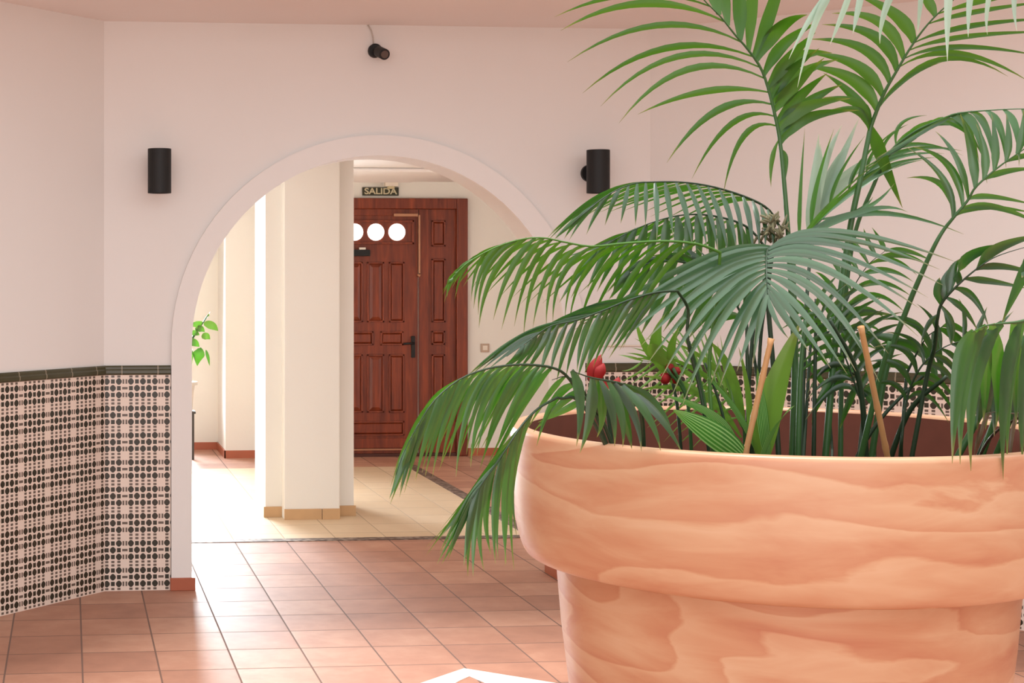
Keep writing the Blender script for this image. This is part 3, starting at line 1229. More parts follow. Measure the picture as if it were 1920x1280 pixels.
# --- tall palm
frond(tall, [(1478, 440, 5.0), (1470, 340, 5.0), (1463, 270, 5.0), (1455, 225, 4.99), (1440, 165, 4.97), (1425, 125, 4.95), (1400, 90, 4.92), (1378, 65, 4.89), (1350, 30, 4.85), (1318, -2, 4.8), (1270, -60, 4.74), (1215, -110, 4.68)],
      [(None, [((1462, 262), (1448, 300), (1446, 350)), ((1463, 275), (1474, 300), (1472, 345)),
               ((1452, 235), (1395, 255), (1357, 365)), ((1452, 222), (1372, 232), (1297, 335)), ((1442, 195), (1345, 207), (1250, 305)),
               ((1435, 175), (1323, 171), (1195, 215)), ((1418, 150), (1290, 130), (1160, 230)), ((1413, 133), (1270, 106), (1125, 198)),
               ((1405, 112), (1248, 90), (1093, 175)), ((1388, 83), (1232, 48), (1065, 117)), ((1360, 45), (1205, 6), (1050, 58)), ((1330, 10), (1190, -10), (1040, 32)),
               ((1300, -30), (1180, -50), (1040, 0))], 0.024, 'slim'),
       (None, [((1461, 265), (1510, 222), (1610, 207), 0, -.1), ((1462, 245), (1505, 203), (1595, 185), 0, -.1), ((1455, 228), (1500, 180), (1552, 138), 0, -.1),
               ((1453, 205), (1488, 162), (1545, 110), 0, -.1), ((1458, 250), (1512, 196), (1580, 160), .04, 0), ((1450, 198), (1500, 140), (1570, 112), .04, 0), ((1443, 172), (1488, 112), (1560, 98), .04, 0), ((1432, 140), (1470, 82), (1535, 40), .03, -.05), ((1446, 185), (1475, 140), (1535, 90), 0, -.1), ((1440, 165), (1480, 110), (1530, 62), 0, -.1),
               ((1425, 110), (1462, 52), (1512, 28), 0, -.15), ((1420, 100), (1452, 0), (1490, -130), 0, -.1), ((1405, 90), (1411, -20), (1425, -180), 0, -.1),
               ((1390, 70), (1384, -20), (1375, -180), 0, -.1), ((1370, 48), (1350, -40), (1325, -180), 0, -.1), ((1350, 28), (1325, -50), (1290, -180), 0, -.1)], 0.05)],
      M_leafb, stalk=[base_of(1482, 5.02), (1490, 700, 5.02), (1484, 560, 5.0)], r0=0.011, base_tone=0.35, jit=1.5)
frond(tall, [(1628, 260, 5.1), (1632, 240, 5.1), (1645, 205, 5.08), (1660, 170, 5.05), (1680, 135, 5.02), (1710, 85, 4.98), (1740, 45, 4.94), (1770, 15, 4.9), (1800, -10, 4.86), (1850, -50, 4.8)],
      [(None, [((1637, 235), (1600, 180), (1545, 138)), ((1645, 205), (1598, 148), (1505, 123)), ((1655, 180), (1606, 122), (1510, 98)), ((1665, 155), (1620, 92), (1515, 75)),
               ((1680, 130), (1640, 68), (1540, 45)), ((1692, 105), (1650, 42), (1560, 24)), ((1712, 78), (1680, 28), (1600, -12)), ((1752, 33), (1735, -5), (1700, -50)), ((1790, 0), (1780, -30), (1760, -80)),
               ((1632, 240), (1655, 300), (1692, 388), 0.05, .1), ((1630, 245), (1612, 210), (1560, 204), -.05, -.1), ((1633, 238), (1610, 195), (1540, 182), -.05, -.1)], 0.042),
       (None, [((1645, 215), (1692, 152), (1765, 118)), ((1652, 195), (1760, 112), (1890, 142)), ((1690, 130), (1795, 100), (1930, 152)), ((1695, 115), (1800, 88), (1960, 108)),
               ((1700, 95), (1810, 68), (1985, 60)), ((1722, 82), (1820, 48), (1985, 35)), ((1745, 50), (1830, 22), (1985, 0)), ((1765, 30), (1850, 0), (1985, -25))], 0.02, 'slim')],
      M_leafb, stalk=[base_of(1540, 5.1), (1568, 620, 5.12), (1592, 440, 5.12), (1612, 340, 5.1)], r0=0.011, base_tone=0.4, jit=1.5)
# pale fan facing the viewer
frond(tall, [(1450, 462, 4.86), (1440, 468, 4.82), (1437, 485, 4.76), (1437, 505, 4.71), (1438, 528, 4.67), (1439, 552, 4.65)],
      [(13, [((1446, 463), (1320, 490), (1120, 600), -.05, -.15), ((1437, 485), (1320, 540), (1195, 660), -.05, -.15), ((1437, 505), (1345, 580), (1262, 735), -.04, -.1),
             ((1438, 528), (1390, 600), (1338, 730), -.04, -.08), ((1439, 552), (1425, 605), (1408, 690), -.03, -.05)], 0.03),
       (13, [((1446, 463), (1580, 432), (1800, 490), -.05, -.15), ((1437, 485), (1560, 492), (1740, 590), -.05, -.15), ((1437, 505), (1540, 555), (1640, 700), -.04, -.1),
             ((1438, 528), (1500, 590), (1565, 690), -.04, -.08), ((1439, 552), (1455, 600), (1485, 640), -.03, -.05)], 0.03)],
      leaf_mat('grey_green_leaf', rgb(52, 82, 54), rgb(82, 112, 80), TIP, 0.22, 0.2, rgb(90, 140, 80)),
      stalk=[base_of(1466, 4.9), (1452, 720, 4.92), (1440, 560, 4.93), (1446, 490, 4.92)], r0=0.008, base_tone=0.5, jit=5, stalkmat=M_stalkd, face=0.85, dens=1.0)
# young upright pale leaves behind the crown
frond(tall, [(1520, 470, 5.25), (1526, 430, 5.28), (1534, 390, 5.3), (1542, 350, 5.32)],
      [(None, [((1520, 465), (1528, 360), (1534, 250)), ((1524, 440), (1540, 330), (1578, 235)), ((1528, 430), (1560, 340), (1612, 222)), ((1534, 400), (1590, 330), (1650, 290)),
               ((1542, 350), (1538, 310), (1540, 268)), ((1534, 390), (1568, 310), (1595, 270))], 0.05)],
      M_leafp, stalk=[base_of(1500, 5.1), (1508, 650, 5.15), (1514, 540, 5.2)], r0=0.007, jit=2, stalkmat=M_stalkd)
frond(tall, [(1490, 460, 5.05), (1520, 430, 5.12), (1570, 380, 5.2), (1620, 330, 5.25), (1660, 290, 5.28), (1700, 252, 5.3)],
      [(7, [((1500, 450), (1560, 380), (1650, 300)), ((1570, 380), (1640, 330), (1730, 300)), ((1660, 290), (1720, 270), (1800, 290))], 0.02),
       (6, [((1500, 450), (1500, 370), (1511, 245)), ((1570, 380), (1590, 330), (1640, 270)), ((1680, 270), (1690, 235), (1730, 222))], 0.022),
       (None, [((1520, 430), (1600, 400), (1640, 370)), ((1540, 412), (1620, 390), (1680, 340)), ((1500, 450), (1620, 395), (1700, 400)), ((1510, 440), (1640, 398), (1810, 443))], 0.022)],
      M_leaf, stalk=[base_of(1495, 5.0), (1492, 640, 5.02), (1488, 520, 5.03)], r0=0.008, jit=4)
# fibrous crown of the tall palm
b = MB()
for q in range(46):
    fx_, fy_ = random.gauss(1446, 12), random.gauss(432, 14)
    a_ = at(fx_, fy_, 5.0 + random.uniform(-.03, .03))
    c_ = a_ + Vector((random.uniform(-.03, .03), random.uniform(-.02, .02), random.uniform(-.04, .05)))
    b.tube([a_, (a_ + c_) / 2 + Vector((random.uniform(-.01, .01), 0, random.uniform(-.01, .01))), c_], [0.004, 0.0045, 0.002], 6)
b.build('crown_fibre', M_fibre, tall, smooth=True)

# --- left palm
frond(leftp, [(1462, 425, 5.1), (1440, 392, 5.08), (1400, 370, 5.05), (1340, 351, 5.0), (1285, 342, 4.96), (1230, 341, 4.92), (1185, 345, 4.88), (1140, 365, 4.84), (1095, 400, 4.8), (1050, 438, 4.78)],
      [(17, [((1440, 392), (1448, 425), (1446, 470), -.06, -.1), ((1400, 370), (1412, 410), (1415, 470), -.06, -.1), ((1340, 351), (1362, 405), (1372, 470), -.06, -.1), ((1285, 342), (1306, 395), (1320, 460), -.06, -.1),
             ((1230, 341), (1236, 385), (1238, 445), -.06, -.1), ((1185, 345), (1182, 378), (1180, 412), -.04, -.06), ((1140, 365), (1110, 395), (1085, 440), 0, 0), ((1095, 400), (1065, 425), (1040, 450), 0, 0)], 0.027),
       (16, [((1420, 380), (1370, 380), (1290, 420), .1, .2), ((1340, 351), (1270, 362), (1180, 392), .1, .2), ((1285, 342), (1210, 362), (1120, 395), .1, .2), ((1230, 341), (1150, 362), (1060, 430), .08, .15),
             ((1140, 365), (1090, 395), (1035, 450), .03, .05)], 0.016)],
      M_leafd, stalk=[base_of(1395, 5.1), (1410, 640, 5.12), (1440, 500, 5.12)], r0=0.006, jit=3, stalkmat=M_stalkd, base_tone=0.55)
frond(leftp, [(1440, 470, 5.2), (1400, 425, 5.2), (1340, 405, 5.18), (1280, 403, 5.15), (1220, 418, 5.12), (1160, 445, 5.1), (1100, 482, 5.08)],
      [(13, [((1400, 425), (1410, 480), (1400, 560)), ((1340, 405), (1350, 460), (1345, 560)), ((1280, 403), (1285, 460), (1270, 560)), ((1220, 418), (1205, 470), (1180, 540)), ((1120, 470), (1090, 500), (1060, 550))], 0.04),
       (11, [((1390, 420), (1350, 440), (1290, 480), .1, .15), ((1280, 403), (1220, 440), (1150, 470), .1, .15), ((1160, 445), (1120, 460), (1060, 480), .05, .1)], 0.022)],
      M_leafd, stalk=[base_of(1415, 5.25), (1425, 650, 5.25), (1440, 540, 5.24)], r0=0.006, jit=6, stalkmat=M_stalkd, base_tone=0.2)
frond(leftp, [(1350, 473, 4.75), (1310, 458, 4.7), (1250, 452, 4.64), (1170, 456, 4.56), (1110, 462, 4.5), (1060, 454, 4.46), (1020, 446, 4.42), (980, 448, 4.4), (930, 463, 4.37), (880, 490, 4.34), (850, 518, 4.32), (834, 540, 4.31)],
      [(19, [((1300, 456), (1240, 520), (1170, 640)), ((1250, 452), (1175, 520), (1120, 640)), ((1170, 456), (1112, 510), (1080, 610)), ((1110, 462), (1055, 515), (1033, 605)), ((1060, 454), (1020, 510), (1000, 605)),
             ((1020, 446), (975, 510), (942, 615)), ((980, 448), (925, 505), (905, 590)), ((940, 460), (900, 495), (882, 570)), ((900, 480), (868, 505), (846, 555)), ((850, 518), (840, 532), (832, 550))], 0.022),
       (15, [((1300, 456), (1260, 490), (1200, 560), .1, .15), ((1170, 456), (1110, 490), (1030, 560), .1, .15), ((1060, 454), (1000, 480), (930, 545), .1, .15), ((980, 448), (915, 478), (862, 540), .08, .12), ((900, 480), (862, 505), (835, 545), .03, .05)], 0.018)],
      M_leafb, stalk=[base_of(1352, 4.8), (1330, 700, 4.82), (1345, 560, 4.8)], r0=0.006, jit=6, base_tone=0.4, stalkmat=plain('bright_green_midrib', rgb(66, 112, 34), 0.45), face=0.3)
frond(leftp, [(1270, 545, 4.6), (1230, 548, 4.56), (1180, 562, 4.52), (1130, 582, 4.47), (1080, 600, 4.43), (1030, 612, 4.4), (990, 640, 4.37), (950, 668, 4.35)],
      [(15, [((1240, 547), (1150, 580), (1070, 605)), ((1180, 562), (1090, 585), (985, 650)), ((1130, 582), (1030, 612), (935, 668)), ((1080, 600), (990, 630), (905, 690)), ((1000, 632), (960, 655), (905, 700))], 0.02),
       (15, [((1240, 547), (1205, 590), (1165, 650)), ((1180, 562), (1150, 610), (1120, 670)), ((1130, 582), (1105, 640), (1088, 702)), ((1080, 600), (1062, 650), (1050, 702)), ((1030, 612), (1010, 650), (985, 690)), ((980, 646), (965, 670), (940, 690))], 0.03)],
      M_leafd, stalk=[base_of(1345, 4.7), (1318, 760, 4.7), (1290, 640, 4.68), (1290, 580, 4.66)], r0=0.005, jit=5, base_tone=0.7, stalkmat=M_stalkd)

frond(leftp, [(1410, 640, 5.15), (1380, 570, 5.15), (1335, 515, 5.13), (1285, 492, 5.1), (1230, 490, 5.08), (1180, 508, 5.06)],
      [(10, [((1395, 600), (1350, 600), (1300, 660)), ((1335, 515), (1310, 570), (1270, 650)), ((1285, 492), (1265, 550), (1225, 630)), ((1230, 490), (1205, 540), (1165, 600)), ((1180, 508), (1165, 530), (1140, 565))], 0.045),
       (9, [((1395, 600), (1400, 540), (1380, 480)), ((1335, 515), (1310, 490), (1270, 470)), ((1230, 490), (1190, 500), (1140, 540))], 0.035)],
      M_leafd, stalk=[base_of(1420, 5.15), (1424, 760, 5.15)], r0=0.006, jit=6, base_tone=0.1, stalkmat=M_stalkd, label='dark frond behind the pale fan')
# --- low palm over the left rim
frond(lowp, [(1085, 735, 4.45), (1060, 702, 4.4), (1035, 689, 4.35), (1000, 684, 4.3), (960, 684, 4.25), (910, 692, 4.2), (860, 712, 4.15), (815, 750, 4.1), (785, 795, 4.07), (760, 842, 4.05), (742, 890, 4.04)],
      [(20, [((1035, 689), (990, 750), (932, 860), -.02, -.03), ((1000, 684), (955, 748), (915, 850), -.02, -.03), ((960, 684), (912, 752), (885, 850), -.02, -.03), ((910, 692), (870, 762), (848, 870), -.02, -.03), ((860, 712), (828, 785), (802, 885), -.02, -.03),
             ((815, 750), (790, 820), (762, 905), -.02, -.03), ((785, 795), (768, 850), (742, 920), 0, 0), ((748, 876), (742, 900), (734, 925), 0, 0)], 0.027),
       (16, [((1010, 686), (960, 740), (900, 850), .06, .1), ((960, 684), (900, 740), (850, 860), .06, .1), ((910, 692), (848, 740), (800, 840), .06, .1), ((870, 706), (805, 765), (765, 860), .04, .08), ((815, 750), (780, 800), (745, 890), .02, .03)], 0.02)],
      M_leaf, stalk=[base_of(1160, 4.55), (1130, 790, 4.52)], r0=0.006, jit=8, base_tone=0.6, stalkmat=M_stalkd, face=0.3)
frond(lowp, [(1045, 745, 4.42), (1010, 765, 4.32), (980, 795, 4.24), (955, 832, 4.2), (930, 870, 4.18), (905, 905, 4.17), (885, 935, 4.16)],
      [(9, [((1000, 773), (930, 860), (845, 970)), ((965, 815), (900, 905), (815, 1010)), ((930, 870), (880, 940), (830, 1025)), ((890, 928), (865, 985), (838, 1040))], 0.024),
       (9, [((1000, 773), (970, 880), (968, 1030)), ((965, 815), (950, 920), (948, 1042)), ((930, 870), (912, 960), (925, 1048)), ((890, 928), (878, 985), (866, 1056))], 0.026)],
      M_leaf, stalk=[base_of(1150, 4.5), (1100, 770, 4.48)], r0=0.005, jit=9, base_tone=0.55, stalkmat=M_stalkd, face=0.3)
frond(lowp, [(1110, 760, 4.5), (1085, 720, 4.45), (1060, 706, 4.4), (1035, 712, 4.35)],
      [(None, [((1085, 720), (1040, 750), (1005, 835)), ((1060, 706), (1028, 740), (990, 800)), ((1090, 730), (1050, 760), (1000, 810)), ((1100, 745), (1055, 770), (1010, 790))], 0.03)],
      M_leaf, stalk=[base_of(1150, 4.55)], r0=0.005, jit=2, stalkmat=M_stalkd)

# --- small dark palm with a hand of leaves
frond(handp, [(1190, 735, 4.42), (1165, 720, 4.36), (1140, 714, 4.3), (1110, 708, 4.26), (1085, 700, 4.23), (1072, 694, 4.22)],
      [(None, [((1072, 694), (1088, 750), (1080, 838)), ((1110, 708), (1108, 775), (1088, 850)), ((1125, 712), (1148, 770), (1151, 838)), ((1140, 714), (1165, 775), (1168, 838)), ((1150, 716), (1188, 775), (1204, 845)),
               ((1165, 720), (1215, 780), (1240, 845)), ((1180, 730), (1240, 785), (1278, 848)), ((1115, 708), (1130, 770), (1120, 820), .06, .08), ((1150, 716), (1175, 790), (1185, 842), .06, .08), ((1170, 722), (1230, 760), (1262, 820), .06, .08)], 0.04)],
      M_leafd, stalk=[base_of(1205, 4.6), (1205, 800, 4.5)], r0=0.007, jit=1.5, base_tone=0.25, stalkmat=M_stalkd, label='dark frond hanging over the near rim')

# --- right palm
frond(rightp, [(1738, 490, 5.0), (1755, 455, 4.98), (1770, 430, 4.97), (1790, 405, 4.95), (1815, 375, 4.93), (1830, 350, 4.91), (1870, 315, 4.88), (1905, 290, 4.85), (1940, 266, 4.82), (1990, 235, 4.78)],
      [(None, [((1788, 407), (1768, 335), (1700, 275)), ((1790, 403), (1765, 345), (1700, 335)), ((1803, 388), (1778, 310), (1712, 274)), ((1815, 372), (1796, 300), (1752, 245))], 0.026),
       (None, [((1830, 350), (1822, 285), (1802, 215)), ((1847, 334), (1846, 285), (1832, 230)), ((1862, 320), (1866, 270), (1860, 214)), ((1885, 303), (1892, 260), (1886, 212)), ((1907, 288), (1918, 250), (1918, 205)), ((1940, 266), (1950, 230), (1955, 190))], 0.036),
       (None, [((1790, 405), (1845, 388), (1945, 402)), ((1800, 392), (1870, 388), (1960, 425)), ((1815, 375), (1860, 368), (1945, 385)), ((1845, 336), (1890, 320), (1950, 318)), ((1885, 303), (1930, 290), (1980, 292))], 0.026)],
      M_leaf, stalk=[base_of(1620, 5.1), (1660, 700, 5.08), (1700, 580, 5.04)], r0=0.01, jit=2, base_tone=0.45)
frond(rightp, [(1645, 330, 5.2), (1672, 282, 5.15), (1715, 247, 5.1), (1760, 226, 5.05), (1795, 213, 5.0), (1850, 207, 4.95), (1920, 204, 4.9), (1990, 206, 4.86)],
      [(9, [((1672, 282), (1720, 245), (1800, 222), .02, .04), ((1760, 226), (1800, 230), (1835, 285), -.03, -.05), ((1795, 213), (1825, 240), (1845, 330), -.03, -.05), ((1850, 207), (1878, 240), (1888, 312), -.03, -.05), ((1920, 204), (1930, 240), (1935, 290), -.03, -.05)], 0.034),
       (8, [((1672, 282), (1650, 300), (1595, 340), .05, .1), ((1715, 247), (1690, 275), (1610, 320), .05, .1), ((1795, 213), (1745, 240), (1660, 290), .05, .1)], 0.016)],
      M_leaf, stalk=[base_of(1575, 5.2), (1580, 640, 5.25), (1600, 450, 5.25)], r0=0.008, jit=3, base_tone=0.6)
# pale frond hanging in from above
frond(rightp, [(2040, 20, 4.7), (1990, -40, 4.62), (1920, -62, 4.55), (1830, -66, 4.5), (1740, -60, 4.45), (1660, -48, 4.42), (1600, -34, 4.4), (1560, -20, 4.39)],
      [(None, [((1570, -22), (1530, 40), (1496, 165)), ((1600, -34), (1578, 30), (1556, 85)), ((1625, -40), (1608, 20), (1599, 62)), ((1690, -54), (1660, 20), (1649, 82)), ((1735, -60), (1726, 10), (1721, 66)),
               ((1785, -64), (1778, 20), (1776, 118)), ((1830, -66), (1818, 10), (1815, 70)), ((1865, -65), (1852, 10), (1852, 66)), ((1915, -62), (1902, 0), (1906, 60)), ((1950, -55), (1940, 10), (1945, 70)),
               ((1580, -28), (1530, 20), (1480, 110))], 0.026),
       (8, [((1950, -55), (1900, -110), (1840, -150)), ((1600, -34), (1560, -70), (1500, -60))], 0.026)],
      M_leafp, stalk=[base_of(1740, 5.0), (1880, 700, 4.95), (1990, 520, 4.9), (2060, 250, 4.8)], r0=0.01, jit=1.5, base_tone=0.5, label='pale frond hanging down from above the picture')
# broad bright leaves drooping over the right rim
frond(rightp, [(1990, 545, 4.35), (1950, 588, 4.28), (1915, 602, 4.22), (1880, 606, 4.18), (1850, 610, 4.15), (1822, 622, 4.13)],
      [(None, [((1826, 620), (1800, 700), (1787, 868)), ((1850, 610), (1812, 700), (1800, 872)), ((1880, 606), (1832, 700), (1820, 882)), ((1915, 602), (1886, 720), (1881, 900)), ((1950, 588), (1920, 700), (1919, 890)), ((1965, 575), (1950, 700), (1950, 850)),
               ((1925, 604), (1898, 700), (1889, 878), .03, .03)], 0.05),
       (None, [((1840, 612), (1848, 700), (1842, 790), .12, .15), ((1860, 608), (1872, 700), (1868, 800), .12, .15), ((1900, 604), (1905, 700), (1905, 800), .12, .15), ((1830, 618), (1820, 690), (1812, 780), .12, .15)], 0.05)],
      M_leaf, stalk=[base_of(1800, 4.9), (1900, 700, 4.75), (1990, 560, 4.5)], r0=0.009, jit=2, base_tone=0.3)
frond(rightp, [(1757, 600, 4.8), (1765, 570, 4.78), (1790, 540, 4.75), (1830, 505, 4.72), (1870, 480, 4.7), (1940, 458, 4.66)],
      [(None, [((1800, 531), (1815, 482), (1905, 455)), ((1830, 505), (1870, 466), (1960, 440)), ((1780, 550), (1786, 510), (1800, 485)), ((1765, 570), (1760, 540), (1764, 520)), ((1772, 560), (1775, 525), (1790, 495))], 0.05),
       (None, [((1790, 540), (1825, 558), (1852, 612)), ((1775, 558), (1806, 580), (1835, 622)), ((1765, 572), (1785, 610), (1784, 648)), ((1760, 590), (1738, 612), (1728, 650)), ((1830, 505), (1880, 500), (1960, 520)), ((1810, 522), (1860, 528), (1930, 540))], 0.03)],
      M_leafd, stalk=[base_of(1690, 4.95), (1735, 720, 4.9), (1752, 650, 4.85)], r0=0.007, jit=2, base_tone=0.4, stalkmat=M_stalkd, label='browned frond at the right')
frond(rightp, [(2010, 420, 4.45), (1985, 440, 4.42), (1960, 455, 4.4), (1940, 470, 4.38)],
      [(None, [((1945, 466), (1912, 530), (1878, 608)), ((1960, 455), (1940, 520), (1930, 600)), ((1940, 470), (1925, 500), (1915, 520))], 0.055)],
      M_leaf, stalk=[base_of(1820, 4.9), (1930, 700, 4.7), (2020, 500, 4.5)], r0=0.008, jit=1, base_tone=0.2)
frond(rightp, [(2000, 600, 4.6), (1960, 640, 4.55), (1920, 660, 4.5), (1880, 668, 4.46), (1845, 680, 4.43)],
      [(8, [((1960, 640), (1940, 720), (1930, 820)), ((1920, 660), (1908, 730), (1900, 815)), ((1880, 668), (1870, 730), (1862, 805)), ((1845, 680), (1832, 730), (1822, 790))], 0.06)],
      M_leafd, stalk=[base_of(1790, 5.0), (1880, 760, 4.9), (1980, 640, 4.7)], r0=0.007, jit=4, base_tone=0.1, stalkmat=M_stalkd)
frond(rightp, [(1930, 770, 4.5), (1905, 775, 4.47), (1870, 772, 4.45), (1845, 775, 4.43)],
      [(None, [((1850, 774), (1840, 810), (1830, 850)), ((1868, 772), (1880, 805), (1884, 838)), ((1905, 775), (1897, 830), (1893, 885)), ((1920, 773), (1915, 820), (1912, 870)), ((1858, 773), (1836, 815), (1826, 858))], 0.018)],
      M_leafn, stalk=[base_of(1800, 4.9), (1850, 830, 4.7)], r0=0.004, jit=2, base_tone=0.9, stalkmat=M_leafn, label='dried brown frond tips at the right')
# low dark clump behind, at the right
for rr, lf in ((((1700, 700, 5.1), (1720, 660, 5.08), (1740, 630, 5.05), (1770, 610, 5.0)),
                [((1720, 660), (1690, 640), (1640, 650)), ((1740, 630), (1700, 600), (1650, 600)), ((1750, 622), (1760, 660), (1770, 720)), ((1730, 645), (1750, 690), (1760, 740)), ((1760, 614), (1800, 640), (1830, 690)), ((1705, 690), (1660, 680), (1610, 700)), ((1765, 612), (1790, 610), (1830, 640))]),
               (((1620, 760, 5.15), (1615, 730, 5.15), (1600, 700, 5.13), (1570, 690, 5.1)),
                [((1615, 730), (1640, 760), (1650, 800)), ((1600, 700), (1560, 720), (1530, 760)), ((1610, 715), (1590, 760), (1575, 800)), ((1590, 694), (1550, 690), (1510, 720)), ((1618, 745), (1645, 720), (1690, 720)), ((1580, 692), (1545, 740), (1520, 790))]),
               (((1520, 640, 5.2), (1560, 620, 5.2), (1610, 620, 5.18), (1660, 640, 5.15)),
                [((1540, 628), (1560, 600), (1620, 580)), ((1560, 620), (1600, 590), (1680, 590)), ((1610, 620), (1640, 640), (1670, 690)), ((1580, 618), (1610, 660), (1630, 720)), ((1640, 630), (1690, 640), (1740, 680)), ((1550, 624), (1560, 670), (1590, 720))])):
    frond(rightp, list(rr), [(None, lf, 0.038)], M_leafd, stalk=[base_of(rr[0][0] - 20, 5.05)], r0=0.006, jit=4, base_tone=0.3, stalkmat=M_stalkd)

for rr, a_, c_, mt_ in ((((1690, 830, 4.95), (1700, 750, 4.95), (1722, 695, 4.92), (1755, 660, 4.9), (1800, 640, 4.88), (1850, 640, 4.86)),
                        [((1700, 750), (1740, 740), (1790, 790)), ((1722, 695), (1765, 710), (1800, 760)), ((1755, 660), (1790, 680), (1815, 740)), ((1850, 640), (1870, 660), (1880, 690))],
                        [((1700, 750), (1670, 720), (1620, 730)), ((1722, 695), (1700, 650), (1650, 640)), ((1755, 660), (1740, 620), (1700, 590)), ((1800, 640), (1800, 600), (1790, 560)), ((1850, 640), (1870, 620), (1890, 590))], M_leafd),
                       (((1640, 830, 5.1), (1610, 740, 5.1), (1585, 670, 5.1), (1560, 615, 5.08), (1530, 575, 5.06)),
                        [((1610, 740), (1570, 730), (1520, 780)), ((1585, 670), (1545, 670), (1500, 710)), ((1560, 615), (1525, 620), (1480, 660)), ((1530, 575), (1505, 580), (1475, 600))],
                        [((1610, 740), (1640, 690), (1690, 670)), ((1585, 670), (1620, 620), (1680, 600)), ((1560, 615), (1590, 575), (1640, 550)), ((1530, 575), (1545, 545), (1570, 520))], M_leafd),
                       (((1560, 840, 5.2), (1555, 740, 5.22), (1565, 640, 5.22), (1590, 560, 5.2), (1625, 500, 5.18), (1660, 470, 5.15)),
                        [((1555, 740), (1520, 690), (1480, 650)), ((1565, 640), (1530, 590), (1500, 560)), ((1590, 560), (1560, 510), (1530, 490)), ((1660, 470), (1650, 450), (1640, 430))],
                        [((1555, 740), (1600, 690), (1650, 690)), ((1565, 640), (1610, 600), (1660, 620)), ((1590, 560), (1640, 545), (1690, 570)), ((1660, 470), (1700, 470), (1740, 490))], M_leaf)):
    frond(rightp, list(rr), [(8, a_, 0.03), (8, c_, 0.03)], mt_, stalk=[base_of(rr[0][0], 5.05)], r0=0.006, jit=7, base_tone=0.25, stalkmat=M_stalkd)

# --- bare leaf stalks standing between the palms
b_st = [((1400, 600, 4.95), (1402, 700, 4.95), base_of(1416, 4.95), .008), ((1292, 640, 4.7), (1318, 740, 4.75), base_of(1360, 4.8), .007), ((1322, 680, 4.85), (1358, 790, 4.85), base_of(1385, 4.85), .006),
        ((1530, 560, 5.1), (1528, 700, 5.1), base_of(1524, 5.1), .008), ((1556, 600, 4.9), (1612, 720, 4.95), base_of(1628, 5.0), .011), ((1668, 640, 4.85), (1640, 745, 4.9), base_of(1590, 5.0), .011),
        ((1775, 705, 4.85), (1700, 780, 4.95), base_of(1640, 5.05), .010), ((1745, 690, 5.0), (1640, 800, 5.05), base_of(1560, 5.1), .008), ((1510, 600, 4.9), (1500, 720, 4.9), base_of(1494, 4.9), .010)]
for q, (a0_, a1_, a2_, rr) in enumerate(b_st):
    b = MB()
    b.tube(catmull([at(*a2_), at(*a1_), at(*a0_)], 16), [rr * (1 - 0.4 * k / 16) for k in range(17)], 8)
    b.build('leaf_stalk', M_stalk if q in (1, 5, 8) else M_stalkd, rightp if q in (4, 5, 6, 7) else tall, smooth=True)

# --- broad leaved plant with striped and yellow-green leaves
brd = plant(1420, 4.75, 'broad_leaved_plant', 'light green broad leaved plant with striped leaves low in planter', 'plant')
for a, m, t, wd_, mt_, dd in (((1400, 862), (1340, 815), (1262, 768), 0.075, M_leafs, 4.6), ((1385, 850), (1350, 790), (1280, 750), 0.03, M_leafs, 4.7), ((1380, 830), (1330, 775), (1240, 740), 0.026, M_leafs, 4.75),
                              ((1432, 868), (1446, 755), (1500, 605), 0.085, M_leafy, 4.85), ((1440, 868), (1430, 780), (1420, 690), 0.035, M_leafs, 4.8), ((1425, 868), (1455, 800), (1490, 760), 0.04, M_leafs, 4.75),
                              ((1390, 820), (1310, 735), (1200, 705), 0.022, M_leafy, 4.9), ((1390, 800), (1330, 710), (1210, 660), 0.018, M_leafy, 4.95), ((1380, 800), (1290, 700), (1180, 672), 0.016, M_leafy, 4.95),
                              ((1395, 790), (1350, 700), (1260, 640), 0.02, M_leafy, 4.95), ((1395, 800), (1370, 700), (1330, 640), 0.03, M_leafy, 4.9), ((1370, 780), (1280, 730), (1190, 735), 0.016, M_leafy, 4.95),
                              ((1250, 700), (1230, 640), (1252, 582), 0.05, M_leafy, 4.85), ((1260, 690), (1262, 640), (1285, 600), 0.04, M_leafy, 4.85), ((1240, 690), (1210, 650), (1192, 600), 0.022, M_leafy, 4.9), ((1270, 690), (1230, 660), (1215, 648), 0.045, M_leafy, 4.85),
                              ((1400, 850), (1405, 760), (1385, 650), 0.02, M_leafy, 4.85), ((1420, 850), (1380, 770), (1320, 700), 0.018, M_leafs, 4.85)):
    V, Fc, A = [], [], []
    blade(V, Fc, A, [at(*a, dd + 0.05), at(*m, dd), at(*t, dd - 0.05)], wd_, (U_ * 0.8 + R_ * 0.6) if t[1] > a[1] - 140 else R_, random.random(), 'broad', 0.08, 14, 5)
    leafmesh('leaf', V, Fc, A, mt_, brd)
frond(brd, [(1395, 805, 4.95), (1362, 742, 4.95), (1320, 702, 4.95), (1270, 682, 4.95), (1205, 676, 4.95)],
      [(12, [((1385, 785), (1370, 720), (1350, 640)), ((1320, 702), (1300, 660), (1275, 615)), ((1270, 682), (1240, 655), (1200, 630)), ((1205, 676), (1185, 670), (1160, 668))], 0.016),
       (12, [((1385, 785), (1345, 800), (1290, 850)), ((1320, 702), (1285, 740), (1225, 790)), ((1270, 682), (1235, 710), (1185, 750)), ((1205, 676), (1185, 690), (1160, 700))], 0.016)],
      M_leafy, stalk=[base_of(1400, 4.95)], r0=0.005, jit=6, base_tone=0.5)
b = MB()
for xx in (1250, 1262):
    b.tube(catmull([at(*base_of(1300, 4.9)), at(1290, 760, 4.87), at(xx, 690, 4.85)], 10), 0.005, 6)
b.build('stem', M_stalk, brd, smooth=True)

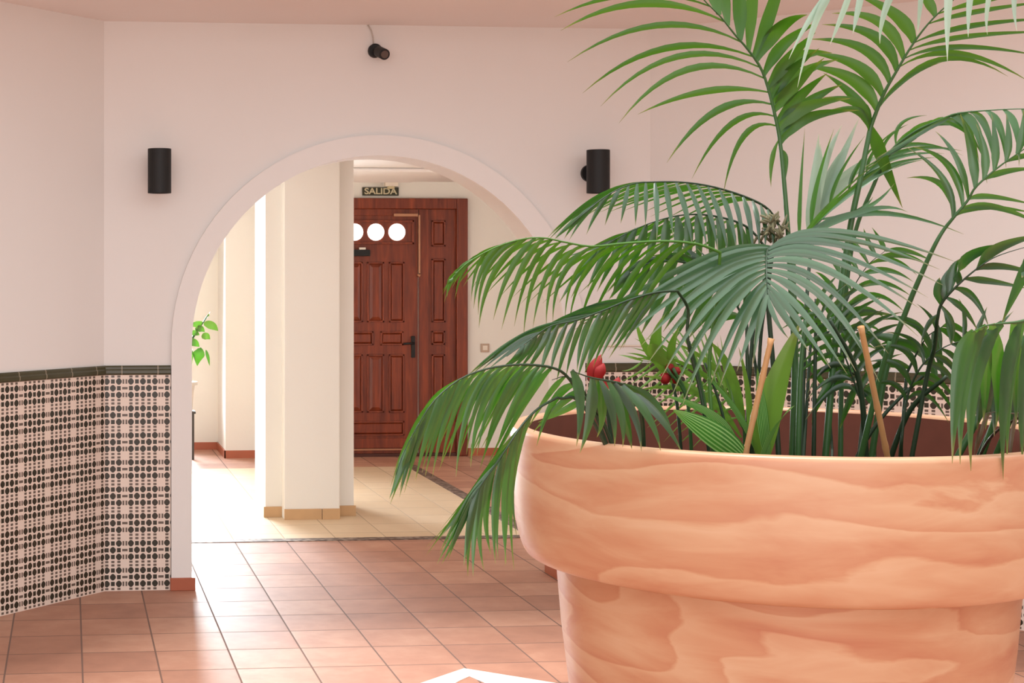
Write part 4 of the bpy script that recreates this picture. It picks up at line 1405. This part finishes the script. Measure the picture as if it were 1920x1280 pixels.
# --- red flowers
fl1 = plant(1160, 4.75, 'red_bromeliad', 'red flower spike with upright bract above dark palm leaves at left', 'flower', 'red flowers in the planter')
fl2 = plant(1268, 4.9, 'red_bromeliad', 'small cluster of round red flowers between pale green leaves', 'flower', 'red flowers in the planter')
for (a, m, t, wd_, dd) in (((1116, 720), (1116, 692), (1128, 664), 0.046, 4.7), ((1122, 716), (1126, 696), (1132, 680), 0.035, 4.69), ((1118, 712), (1140, 722), (1160, 724), 0.022, 4.7), ((1150, 732), (1155, 720), (1160, 706), 0.03, 4.7), ((1112, 708), (1114, 694), (1116, 680), 0.03, 4.71)):
    V, Fc, A = [], [], []
    blade(V, Fc, A, [at(*a, dd), at(*m, dd - 0.015), at(*t, dd)], wd_, R_ + U_ * 0.3, 0.5, 'broad', 0.2, 8)
    leafmesh('bract', V, Fc, A, M_red, fl1)
b = MB()
b.tube(catmull([at(*base_of(1165, 4.75)), at(1140, 780, 4.72), at(1117, 716, 4.7)], 10), 0.006, 6)
b.build('stem', M_stalkd, fl1, smooth=True)
for cxx, cyy, rr in ((1256, 690, 0.015), (1247, 709, 0.02), (1268, 696, 0.014), (1266, 711, 0.013)):
    b = MB()
    for q in range(6):
        an = q * math.pi / 3
        b.ball(at(cxx + 4 * math.cos(an), cyy + 4 * math.sin(an), 4.88), rr * 0.6, 8, 6)
    b.ball(at(cxx, cyy, 4.87), rr * 0.7, 8, 6)
    b.build('blossom', M_red, fl2, smooth=True)
b = MB()
b.tube(catmull([at(*base_of(1285, 4.9)), at(1272, 780, 4.89), at(1258, 700, 4.88)], 10), 0.005, 6)
b.build('stem', M_stalkd, fl2, smooth=True)


# --- bamboo canes
def cane(x0, y0, d0, x1, d1, label):
    a, c = at(x0, y0, d0), at(*base_of(x1, d1))
    o = empty('bamboo_cane', (c.x, c.y, ZS), label, 'cane', 'bamboo support canes in the planter')
    b = MB()
    n = 30
    pts, rad = [], []
    for q in range(n + 1):
        t = q / n
        pts.append(c.lerp(a, t))
        rad.append(0.0085 + (0.0016 if q % 6 == 0 else 0))
    b.tube(pts, rad, 12)
    tag(b.build('cane_pole', M_bamboo, o, smooth=True))
    return o


cane(1446, 634, 4.62, 1366, 4.66, 'bamboo cane leaning to the right under the pale fan')
cane(1614, 612, 4.6, 1690, 4.75, 'bamboo cane leaning to the left right of the fan')
